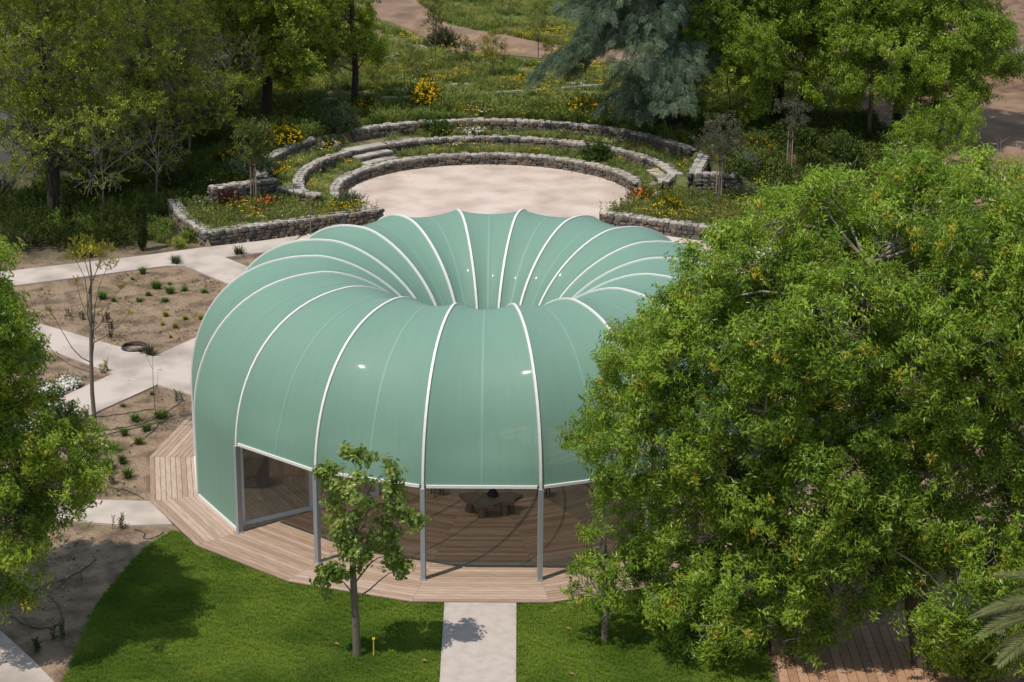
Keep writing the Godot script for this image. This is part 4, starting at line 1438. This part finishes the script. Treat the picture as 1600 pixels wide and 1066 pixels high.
	shrub("round_bush", "dark bush beside the dirt track in the meadow", "bush", on_ground(-3.2, -56.4), 0.8, 0.8, S.fine, M.grass, Color(0.035, 0.055, 0.03), Color(0.07, 0.10, 0.05), 320, 1.1)
	shrub("round_bush", "dark green bush at the lower edge of the bare brown ground", "bush", on_ground(20.6, -31.0), 0.6, 0.6, S.round, M.grass, Color(0.03, 0.06, 0.02), Color(0.09, 0.13, 0.04), 200, 0.9)
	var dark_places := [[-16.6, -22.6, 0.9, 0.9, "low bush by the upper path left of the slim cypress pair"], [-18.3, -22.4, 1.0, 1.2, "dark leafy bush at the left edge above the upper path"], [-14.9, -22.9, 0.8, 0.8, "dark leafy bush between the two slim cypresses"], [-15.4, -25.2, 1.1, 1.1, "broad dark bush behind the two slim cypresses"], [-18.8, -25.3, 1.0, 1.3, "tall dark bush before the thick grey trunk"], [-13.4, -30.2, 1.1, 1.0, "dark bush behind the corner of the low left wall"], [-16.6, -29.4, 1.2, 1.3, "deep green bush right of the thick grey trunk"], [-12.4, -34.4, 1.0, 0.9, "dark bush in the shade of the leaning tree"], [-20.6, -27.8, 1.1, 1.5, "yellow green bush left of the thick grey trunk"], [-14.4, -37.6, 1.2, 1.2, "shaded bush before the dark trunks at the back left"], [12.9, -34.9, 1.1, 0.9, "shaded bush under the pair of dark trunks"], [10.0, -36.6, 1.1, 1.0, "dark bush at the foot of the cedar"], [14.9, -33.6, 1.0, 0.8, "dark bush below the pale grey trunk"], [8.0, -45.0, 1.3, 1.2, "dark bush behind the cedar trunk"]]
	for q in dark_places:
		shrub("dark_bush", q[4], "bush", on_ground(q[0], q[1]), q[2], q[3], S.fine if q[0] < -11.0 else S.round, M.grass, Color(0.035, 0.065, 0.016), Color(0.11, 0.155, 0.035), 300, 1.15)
	shrub("leafy_shrub", "light green grassy shrub among the dark bushes at the left", "bush", on_ground(-17.0, -23.9), 0.8, 0.6, S.clump, M.grass, Color(0.10, 0.18, 0.03), Color(0.24, 0.32, 0.07), 60, 1.1)
	shrub("leafy_shrub", "small yellow green shrub at the path edge right of the slim cypress", "bush", on_ground(-12.3, -22.6), 0.4, 0.3, S.clump, M.grass, Color(0.16, 0.22, 0.03), Color(0.34, 0.36, 0.06), 24, 0.7)
	shrub("leafy_shrub", "bright green upright shrub left of the low wall corner", "bush", on_ground(-11.95, -23.3), 0.25, 0.5, S.clump, M.grass, Color(0.12, 0.2, 0.03), Color(0.28, 0.34, 0.06), 20, 1.0)
	shrub("leafy_shrub", "low yellow flowering shrub beside the upper path under the left wood", "bush", on_ground(-15.6, -21.3), 0.5, 0.35, S.fine, M.grass, Color(0.10, 0.16, 0.03), Color(0.26, 0.3, 0.05), 150, 0.9, Color(0.7, 0.6, 0.04), 60)
	# slim cypresses by the upper path
	for q in [[-13.58, -22.0, 2.15, "slim upright cypress at the edge of the upper path"], [-16.71, -23.2, 2.3, "slim dark cypress left of the first, in the shade"]]:
		var o := thing("slim_cypress", q[3], "cypress", on_ground(q[0], q[1]))
		var tb := MB.new()
		tb.tube([Vector3(0, -0.05, 0), Vector3(0, q[2] * 0.9, 0)], [0.03, 0.008], 6)
		part("trunk", tb.done(), M.dark_bark, o)
		var where := []
		var tint := []
		for i in 420:
			var t := rng.randf()
			var an := r(0, TAU)
			var rr := 0.19 * sqrt(sin(PI * minf(0.06 + t * 0.94, 1.0))) * r(0.4, 1.05)
			where.append(Transform3D(aim(Vector3(cos(an) * 0.3, 1, sin(an) * 0.3), r(0, TAU), r(0.6, 1.0)), Vector3(cos(an) * rr, t * q[2] * 0.93, sin(an) * rr)))
			tint.append(Color(0.03, 0.055, 0.018).lerp(Color(0.085, 0.12, 0.03), rng.randf()))
		many("foliage", S.fine, M.grass, where, tint, o)
	# staked trees and saplings
	rng.seed = 403
	var st := {"mesh": S.round, "leaf": M.leaf, "bark": M.pale_bark, "dark": Color(0.07, 0.11, 0.02), "light": Color(0.2, 0.24, 0.06), "clumps": 7, "sprigs": 3, "spread": 0.07, "rise": 0.3, "size": 0.9, "limb": 0.014, "twig": 0.3, "fork": 1.2}
	staked("staked young tree with a round green head in the left flower bed", Vector3(-9.97, 0.38, -27.75), 2.6, [E(-9.9, 2.95, -27.7, 0.62, 0.72, 0.6)], st)
	var ragged := st.duplicate()
	ragged.merge({"mesh": S.ash, "dark": Color(0.085, 0.10, 0.06), "light": Color(0.18, 0.19, 0.13), "clumps": 6, "sprigs": 1.6}, true)
	staked("staked tree with a ragged grey green head in the right flower bed", Vector3(9.12, 0.40, -28.0), 3.0, [E(9.1, 3.2, -28.0, 0.6, 0.8, 0.6), E(9.55, 2.75, -27.9, 0.4, 0.35, 0.4), E(8.6, 2.7, -28.0, 0.35, 0.3, 0.35)], ragged)
	staked("thin staked tree in the shade behind the right retaining wall", on_ground(12.5, -32.0), 2.4, [E(12.5, 3.2, -32.0, 0.5, 0.6, 0.5)], ragged)
	var spare := {"mesh": S.small, "leaf": M.leaf, "bark": M.pale_bark, "dark": Color(0.16, 0.18, 0.02), "light": Color(0.36, 0.34, 0.03), "clumps": 5, "sprigs": 1.3, "spread": 0.08, "rise": 0.4, "size": 0.7, "limb": 0.010, "twig": 0.7, "fork": 0.2}
	sapling("sparse yellow leaved sapling before the left low wall", -7.28, -23.9, 1.9, [[Vector3(-7.3, 1.7, -23.9), 0.3, Vector3.UP], [Vector3(-6.85, 1.1, -23.9), 0.25, Vector3(1, 0, 0)], [Vector3(-7.75, 1.2, -23.9), 0.3, Vector3(-1, 0, 0)], [Vector3(-7.5, 0.7, -23.8), 0.25, Vector3(-1, 0, 0)], [Vector3(-6.7, 0.7, -23.8), 0.2, Vector3(1, 0, 0)]], spare)
	sapling("leafless thin twig sapling at the crossing of the two paths", -10.03, -3.61, 2.2, [[Vector3(-10.2, 1.9, -3.6), 0.15, Vector3.UP], [Vector3(-9.9, 1.4, -3.6), 0.15, Vector3(1, 0.5, 0)]], {"mesh": S.small, "leaf": M.leaf, "bark": M.dark_bark, "dark": Color(0.1, 0.05, 0.03), "light": Color(0.2, 0.1, 0.05), "clumps": 4, "sprigs": 0.5, "spread": 0.05, "rise": 0.4, "size": 0.3, "limb": 0.006, "twig": 1.0, "fork": 0.4}, "twig_sapling", 0.4)
	var meadow := [[-0.42, -48.9, 2.0, 0.45, 1.0, "yellow topped sapling in the middle of the meadow"], [-3.41, -51.2, 3.6, 0.30, 0.2, "tall slender sapling with a thin dark crown in the meadow"], [-4.26, -48.2, 1.3, 0.45, 0.5, "low bushy sapling near the bright green small tree"], [-1.95, -51.8, 1.1, 0.5, 0.2, "low dark sapling beside the dirt track"], [1.9, -52.4, 3.0, 0.25, 0.2, "thin sapling by the dirt track near the cedar tip"], [2.6, -52.2, 1.2, 0.45, 0.6, "low pale sapling close to the cedar tip"], [0.4, -60.4, 2.6, 0.25, 0.2, "thin sapling beyond the dirt track"], [-6.4, -47.4, 1.5, 0.4, 0.8, "small yellowish sapling behind the bright green small tree"], [-8.4, -46.6, 2.0, 0.4, 0.4, "sapling at the left end of the meadow behind the kerb"], [3.4, -47.6, 1.4, 0.4, 0.4, "low sapling right before the cedar branches"]]
	for i in meadow.size():
		var q: Array = meadow[i]
		rng.seed = 410 + i
		var k := spare.duplicate()
		k.dark = Color(0.07, 0.10, 0.02).lerp(Color(0.16, 0.18, 0.02), q[4])
		k.light = Color(0.15, 0.18, 0.05).lerp(Color(0.38, 0.36, 0.03), q[4])
		k.sprigs = 4
		k.size = 0.8
		var g := on_ground(q[0], q[1])
		sapling(q[5], q[0], q[1], q[2], lobes_of([[g + Vector3(0, q[2] * 0.74, 0), Vector3(q[3], q[2] * 0.3, q[3])]], 0.34, 0.26), k)
	# tall bare tree with flower umbels in the left bed
	rng.seed = 404
	var o := thing("bare_tree", "tall thin bare tree with yellow green tufts at its tips in the left bed", "tree", Vector3(-11.46, -0.08, -1.73))
	var stems := MB.new()
	stems.tube([Vector3(0, -0.05, 0), Vector3(-0.04, 1.4, 0), Vector3(0.0, 2.6, 0), Vector3(0.06, 3.9, 0), Vector3(0.14, 5.0, 0), Vector3(0.1, 5.75, 0)], [0.07, 0.06, 0.052, 0.04, 0.026, 0.012], 8)
	part("trunk", stems.done(), M.pale_bark, o)
	var arms := MB.new()
	var where := []
	var tint := []
	for q in [[2.3, -1.05, 4.3], [2.5, -0.45, 5.0], [2.7, 0.55, 5.55], [3.4, -0.3, 5.9], [3.6, 0.35, 5.9], [3.2, 0.9, 4.9], [2.0, -1.3, 3.3], [4.4, 0.5, 6.0], [4.2, -0.15, 6.2], [2.9, 1.15, 4.2]]:
		var a := Vector3(0.03, q[0], 0)
		var e := Vector3(q[1] + 0.08, q[2] - 0.3, r(-0.5, 0.5))
		limb(arms, a, e, 0.020, 0.007, -0.12, 5)
		var full: float = 1.0 if q[2] > 5.4 else 0.25
		for i in int(22 * full) + 2:
			where.append(Transform3D(aim(Vector3.UP + rdir() * 0.9, r(0, TAU), r(0.5, 0.9)), e + rdir() * Vector3(0.26, 0.14, 0.26) * full))
			tint.append(Color(0.2, 0.21, 0.02).lerp(Color(0.40, 0.36, 0.03), rng.randf()))
	part("branches", arms.done(), M.pale_bark, o)
	many("leaf_tufts", S.fine, M.leaf, where, tint, o)
	build_palm()

func dots(called: String, keep: Callable, n: int, lo: Vector2, hi: Vector2, c: Color, up: float) -> void:
	var where := []
	var tint := []
	for i in n:
		var cx := r(lo.x, hi.x)
		var cz := r(lo.y, hi.y)
		for j in 4:
			var x := cx + rng.randfn() * 0.3
			var z := cz + rng.randfn() * 0.3
			if keep.call(x, z) and noise.get_noise_2d(cx * 4.0 + c.r * 90.0, cz * 4.0 + c.g * 70.0) > 0.14:
				where.append(Transform3D(upright(r(0, TAU), r(0.5, 1.0), 1.0), on_ground(x, z, up * r(0.5, 1.0))))
				tint.append(c * r(0.75, 1.05))
	many(called, S.dots, M.petal, where, tint)

func build_palm() -> void:
	rng.seed = 450
	var at := Vector3(12.5, -0.08, 17.6)
	var o := thing("palm_tree", "palm with grey green feather fronds reaching in at the bottom right", "palm", at)
	var tb := MB.new()
	tb.tube([Vector3(0, 0, 0), Vector3(0, 1.7, 0), Vector3(0, 3.3, 0)], [0.3, 0.24, 0.26], 12)
	part("trunk", tb.done(), M.bark, o)
	for i in 26:
		var az := TAU * i / 26.0 * 5.0 + r(-0.1, 0.1)
		var el := r(-0.1, 1.1)
		var out := Vector3(cos(az), 0, sin(az))
		var l := r(2.4, 2.9)
		var pts := []
		var rad := []
		var dir := (out * cos(el) + Vector3.UP * sin(el)).normalized()
		var p := Vector3(0, 3.35, 0)
		for j in 17:
			pts.append(p)
			rad.append(lerpf(0.022, 0.004, j / 16.0))
			p += dir * l / 16.0
			dir = (dir + Vector3.DOWN * 0.075).normalized()
		var b := MB.new()
		var k := r(0.85, 1.1)
		b.col = Color(0.25, 0.24, 0.10)
		b.tube(pts, rad, 5, false)
		var side := dir.cross(Vector3.UP).normalized()
		for j in 62:
			var t := 0.08 + 0.92 * j / 62.0
			var f := t * 16.0
			var q: Vector3 = pts[int(minf(f, 15))].lerp(pts[int(minf(f, 15)) + 1], f - minf(floorf(f), 15.0))
			var fw: Vector3 = (pts[int(minf(f, 15)) + 1] - pts[int(minf(f, 15))]).normalized()
			var up := side.cross(fw).normalized()
			for s in [-1.0, 1.0]:
				var d: Vector3 = (fw * 0.75 + side * s * 0.8 + up * 0.28 + rdir() * 0.06).normalized()
				var g := r(0.8, 1.15) * k
				b.col = Color(0.23 * g, 0.26 * g, 0.12 * g)
				b.leaf(q, d, d.cross(up).normalized(), 0.42 * sin(PI * clampf(0.12 + t * 0.82, 0, 1)) + 0.06, 0.028, 0.25)
		part("frond", b.done(), M.grass, o)

# ---------------------------------------------------------------- small things
func plant(x: float, z: float, label: String, called: String, mesh: Mesh, c: Color, s: float, group: String) -> void:
	var o := thing(called, label, "plant", on_ground(x, z), group)
	var n := 5
	var b := []
	var t := []
	for i in n:
		b.append(Transform3D(upright(r(0, TAU), s * r(0.7, 1.1), s * r(0.7, 1.1), r(-.2, .2)), Vector3(r(-.08, .08), 0, r(-.08, .08)) * s))
		t.append(c * r(0.8, 1.2))
	many("leaves", mesh, M.grass, b, t, o)

func build_small_things() -> void:
	rng.seed = 501
	var bed := [[-12.22, -16.91, "left of the brightest tuft"], [-11.77, -17.44, "in the back row, before the path corner"], [-11.18, -16.75, "the brightest and fullest, at the back right"], [-11.66, -16.38, "just below the brightest one"], [-12.34, -16.07, "in the loose middle row"], [-10.37, -16.41, "at the right border beside the tent"], [-13.45, -15.32, "full and dark, left of the middle"], [-12.60, -15.33, "flat and wide, in the middle"], [-11.62, -15.35, "flat, right of the middle"], [-13.93, -15.60, "pale, next to the full dark one"], [-11.29, -13.65, "yellowish, in the lower middle"], [-10.62, -13.25, "yellowish, right of the lower middle"], [-10.04, -13.26, "yellow green, against the tent"], [-10.78, -11.24, "yellow, lowest before the path"], [-13.29, -18.03, "upright, near the upper path"], [-13.01, -18.82, "the nearest to the upper path"], [-13.52, -17.10, "beside the bare tree"], [-11.26, -12.61, "tiny, above the lowest yellow one"], [-10.80, -12.29, "tiny and pale, near the lowest yellow one"]]
	for i in bed.size():
		var q: Array = bed[i]
		var ylw := 1.0 if i in [10, 11, 12, 13, 17, 18] else 0.0
		plant(q[0], q[1], "small green plant in the upper soil bed, " + q[2], "seedling", S.broad if i % 3 else S.clump, Color(0.10, 0.19, 0.035).lerp(Color(0.26, 0.27, 0.02), ylw), (0.55 if i > 15 else 0.9) * r(0.6, 1.35), "young plants in the upper soil bed")
	var brown := [[-14.66, -13.45, "farthest left"], [-13.28, -12.87, "at the top right of the group"], [-12.98, -12.12, "right of the group"], [-13.26, -13.20, "topmost of the group"], [-12.79, -11.20, "nearest the hose coil"], [-14.17, -13.18, "left of the bare tree"], [-13.80, -12.78, "in the middle of the group"]]
	for q in brown:
		plant(q[0], q[1], "dry brown plant left of the hose coil, " + q[2], "dry_plant", S.fine, Color(0.085, 0.065, 0.05), 1.1, "dry brown plants in the upper soil bed")
	var low := [[-10.58, -3.11, "next to the thin twig sapling"], [-9.81, -3.44, "beside the end of the black hose"], [-10.08, -2.30, "on the curve of the black hose"], [-10.65, -1.89, "right of the bare tree foot"], [-10.11, -1.21, "full, near the deck corner"], [-10.70, -0.62, "full, in the middle"], [-10.64, 0.78, "in the lower middle"], [-11.17, -4.36, "small, under the path edge"], [-10.47, -5.47, "small, at the tip by the path crossing"], [-9.96, 1.39, "in the lower right, near the deck"], [-10.32, 0.30, "dark, before the deck edge"]]
	for i in low.size():
		var q: Array = low[i]
		plant(q[0], q[1], "spiky green plant in the lower soil bed, " + q[2], "spiky_plant", S.clump, Color(0.11, 0.18, 0.035) if i < 10 else Color(0.05, 0.1, 0.03), (0.5 if i in [7, 8] else 1.0) * r(0.85, 1.15), "spiky plants in the lower soil bed")
	var grey := [[-9.54, -4.93, "grey leaved plant against the tent below the path crossing"], [-12.07, -3.19, "grey leaved plant left of the bare tree foot"], [-10.31, 1.84, "grey leaved plant above the small pale path"], [-9.60, 5.01, "wispy grey plant on the near edge of the small pale path"], [-10.11, 12.11, "dark green plant beside the path in the lower left corner"], [-9.80, 11.48, "low plant at the lawn edge near the lower left corner"], [-12.33, -7.60, "yellow green plant in the acute corner of the two paths"]]
	for i in grey.size():
		var q: Array = grey[i]
		plant(q[0], q[1], q[2], "grey_plant", S.fine, [Color(0.17, 0.2, 0.17), Color(0.14, 0.17, 0.12), Color(0.11, 0.14, 0.1), Color(0.15, 0.16, 0.1), Color(0.04, 0.07, 0.02), Color(0.05, 0.09, 0.03), Color(0.26, 0.28, 0.02)][i], 1.5, "")
	for q in [[-12.03, -20.32, "grey grass clump on the corner of the upper path and its branch"], [-9.84, -21.71, "dark grass clump beside the upper path near the tent"], [-11.17, -9.56, "dried grass clump between hose coil and path crossing"]]:
		plant(q[0], q[1] + 0.2, q[2], "grass_clump", S.clump, Color(0.10, 0.115, 0.07), 1.3, "")
	for q in [[-13.58, -5.45, "white flowering cushion at the left edge of the sloping path, the nearer one"], [-13.18, -6.2, "white flowering cushion at the left edge of the sloping path, the farther one"]]:
		shrub("white_flower_cushion", q[2], "bush", on_ground(q[0], q[1]), 0.36, 0.26, S.fine, M.grass, Color(0.09, 0.13, 0.05), Color(0.2, 0.23, 0.1), 90, 0.6, Color(0.82, 0.82, 0.80), 170, "white flower cushions")
	# coil of hose
	var o := thing("hose_coil", "coil of black hose lying on the soil by the path crossing", "hose", on_ground(-11.77, -9.95, 0.0))
	for k in 5:
		var b := MB.new()
		var pts := []
		var rad := []
		var rr := r(0.40, 0.47)
		var ph := r(0, TAU)
		for i in 33:
			var a := TAU * i / 32.0
			pts.append(Vector3(cos(a) * rr * 1.02 + 0.02 * cos(ph), 0.03 + k * 0.024 + 0.012 * sin(a * 2 + ph), sin(a) * rr + 0.02 * sin(ph)))
			rad.append(0.016)
		b.tube(pts, rad, 6, false)
		part("hose_loop", b.done(), M.rubber, o)
	hose("thin black hose across the lower soil bed ending at the tent", [V(-11.48, -2.20), V(-10.90, -2.51), V(-10.26, -2.93), V(-9.77, -3.88), V(-9.47, -4.74)])
	hose("thin black hose just below the sloping path", [V(-11.79, -3.42), V(-10.98, -3.75), V(-10.18, -4.19)])
	hose("short black hose between the spiky plants", [V(-10.35, -1.03), V(-9.91, -2.13), V(-9.81, -3.04)])
	hose("black hose curling under the left tree in the lower left corner", [V(-11.58, 9.63), V(-11.05, 10.42), V(-10.55, 10.86), V(-10.15, 10.92), V(-9.92, 10.53), V(-10.20, 9.61), V(-10.69, 8.94)])
	hose("straight black hose on the bare soil beside the lawn edge", [V(-10.46, 8.38), V(-10.05, 7.73), V(-9.78, 6.99)])
	hose("black hose between the small pale path and the deck corner", [V(-10.34, 2.18), V(-9.88, 2.34), V(-9.42, 2.77), V(-9.26, 2.94)])
	hose("short curled hose below the small pale path", [V(-9.14, 5.07), V(-8.82, 5.30), V(-8.83, 5.61), V(-8.55, 5.61), V(-8.36, 5.2)])
	# yellow marker on the lawn
	o = thing("marker_stake", "thin yellow marker stake on the lawn beside the young tree", "stake", Vector3(-2.4, -0.07, 12.27))
	var mb := MB.new()
	mb.tube([Vector3(0, 0, 0), Vector3(0, 0.44, 0)], [0.014, 0.012], 7)
	part("rod", mb.done(), M.yellow, o)
	mb = MB.new()
	mb.box(Vector3(0.0, 0.45, 0), Vector3(0.03, 0, 0), Vector3(0, 0.022, 0), Vector3(0, 0, 0.02))
	part("cap", mb.done(), M.yellow, o)
	for q in [[-3.35, 11.77, "dry brown leaf on the lawn left of the young tree"], [-1.29, 12.59, "pale dry leaf on the lawn next to the front path"], [2.05, 13.2, "dry leaf on the lawn right of the front path"], [2.02, 10.9, "small pale leaf on the lawn close to the deck, right of the path"]]:
		o = thing("fallen_leaf", q[2], "leaf", Vector3(q[0], 0.005, q[1]))
		var b := MB.new()
		b.col = Color(0.34, 0.2, 0.1)
		b.leaf(Vector3.ZERO, Vector3(1, 0.1, 0.3).normalized(), Vector3(-0.3, 0, 1).normalized(), 0.14, 0.09, 0.3)
		part("blade", b.done(), M.grass, o)
	# furniture under the tent
	o = thing("low_table", "low dark wooden table with a star shaped uneven top inside the tent", "table", Vector3(0.15, 0.0, 3.95))
	var outline := [V(-0.95, -0.35), V(-0.45, -0.5), V(0.1, -0.42), V(0.6, -0.5), V(1.0, -0.3), V(0.75, 0.05), V(0.72, 0.3), V(0.35, 0.28), V(0.1, 0.52), V(-0.3, 0.5), V(-0.42, 0.3), V(-0.75, 0.12)]
	for i in outline.size():
		outline[i] *= 0.88
	part("tabletop", slab(PackedVector2Array(outline), 0.434, 0.10), M.table_wood, o)
	for q in [[-0.55, -0.13], [0.55, -0.1], [-0.2, 0.26], [0.4, 0.1]]:
		var b := MB.new()
		b.tube([Vector3(q[0], 0, q[1]), Vector3(q[0] * 0.95, 0.2, q[1]), Vector3(q[0] * 0.9, 0.335, q[1])], [0.13, 0.10, 0.13], 9)
		part("leg", b.done(), M.table_wood, o)
	o = thing("vase", "dark bottle shaped vase standing on the star shaped table", "vase", Vector3(0.22, 0.434, 3.8))
	var vb := MB.new()
	vb.tube([Vector3(0, 0, 0), Vector3(0, 0.05, 0), Vector3(0, 0.14, 0), Vector3(0, 0.2, 0), Vector3(0, 0.36, 0)], [0.12, 0.16, 0.11, 0.05, 0.045], 14)
	part("body", vb.done(), M.rubber, o)
	for q in [[-1.3, 2.7, "dark stool behind the front left post of the tent"], [1.6, 2.75, "dark stool behind the front right post of the tent"]]:
		o = thing("stool", q[2], "stool", Vector3(q[0], 0, q[1]))
		var b := MB.new()
		b.tube([Vector3(0, 0.38, 0), Vector3(0, 0.44, 0)], [0.2, 0.2], 14)
		part("seat", b.done(), M.table_wood, o)
		for i in 4:
			var a := TAU * i / 4 + 0.4
			b = MB.new()
			b.tube([Vector3(cos(a) * 0.19, 0, sin(a) * 0.19), Vector3(cos(a) * 0.13, 0.39, sin(a) * 0.13)], [0.022, 0.028], 7)
			part("leg", b.done(), M.table_wood, o)
	o = thing("cabinet", "dark low cabinet behind the glass screen", "cabinet", Vector3(-6.4, 0, 2.1))
	var kb := MB.new()
	kb.box(Vector3(0, 0.5, 0), Vector3(0.42, 0, 0), Vector3(0, 0.46, 0), Vector3(0, 0, 0.22))
	part("body", kb.done(), M.table_wood, o)
	for s in [-1, 1]:
		kb = MB.new()
		kb.box(Vector3(s * 0.205, 0.5, 0.232), Vector3(0.195, 0, 0), Vector3(0, 0.42, 0), Vector3(0, 0, 0.009))
		part("door", kb.done(), M.dark_wood, o)
	# second deck at the lower right, boards running towards the viewer
	o = thing("wooden_platform", "brown board platform in the shade under the huge tree", "platform")
	var ub := MB.new()
	ub.box(Vector3(9.4, -0.075, 13.6), Vector3(2.62, 0, 0), Vector3(0, 0.035, 0), Vector3(0, 0, 2.9))
	part("frame", ub.done(), M.dark_wood, o)
	for i in 24:
		var b := MB.new()
		b.box(Vector3(6.86 + 0.22 * i, -0.017 + r(-0.002, 0.002), 13.6), Vector3(0.103, 0, 0), Vector3(0, 0.016, 0), Vector3(0, 0, 2.95 + r(-0.02, 0.02)))
		part("board", b.done(), M.brown_wood[rng.randi() % 3], o)
	# white garden gate far right and the pale edge of the road
	o = thing("garden_gate", "white slatted garden gate at the far right beyond the bare ground", "gate", on_ground(26.7, -52.3))
	for i in 7:
		var b := MB.new()
		b.box(Vector3(-0.9 + 0.3 * i, 0.5, 0), Vector3(0.05, 0, 0), Vector3(0, 0.5, 0), Vector3(0, 0, 0.02))
		part("slat", b.done(), M.white_paint, o)
	for y in [0.2, 0.85]:
		var b := MB.new()
		b.box(Vector3(0, y, -0.035), Vector3(1.0, 0, 0), Vector3(0, 0.04, 0), Vector3(0, 0, 0.015))
		part("rail", b.done(), M.white_paint, o)
	o = thing("road_kerb", "pale kerb of the road glimpsed through the trees at the top left", "kerb")
	for i in 22:
		var b := MB.new()
		b.box(Vector3.ZERO, Vector3(0.07, 0, 0), Vector3(0, 0.1, 0), Vector3(0, 0, 0.74))
		part("kerb_stone", b.done(), M.caps[2], o, on_ground(-18.6 + 0.02 * i, -74.0 + 1.5 * i, 0.06))
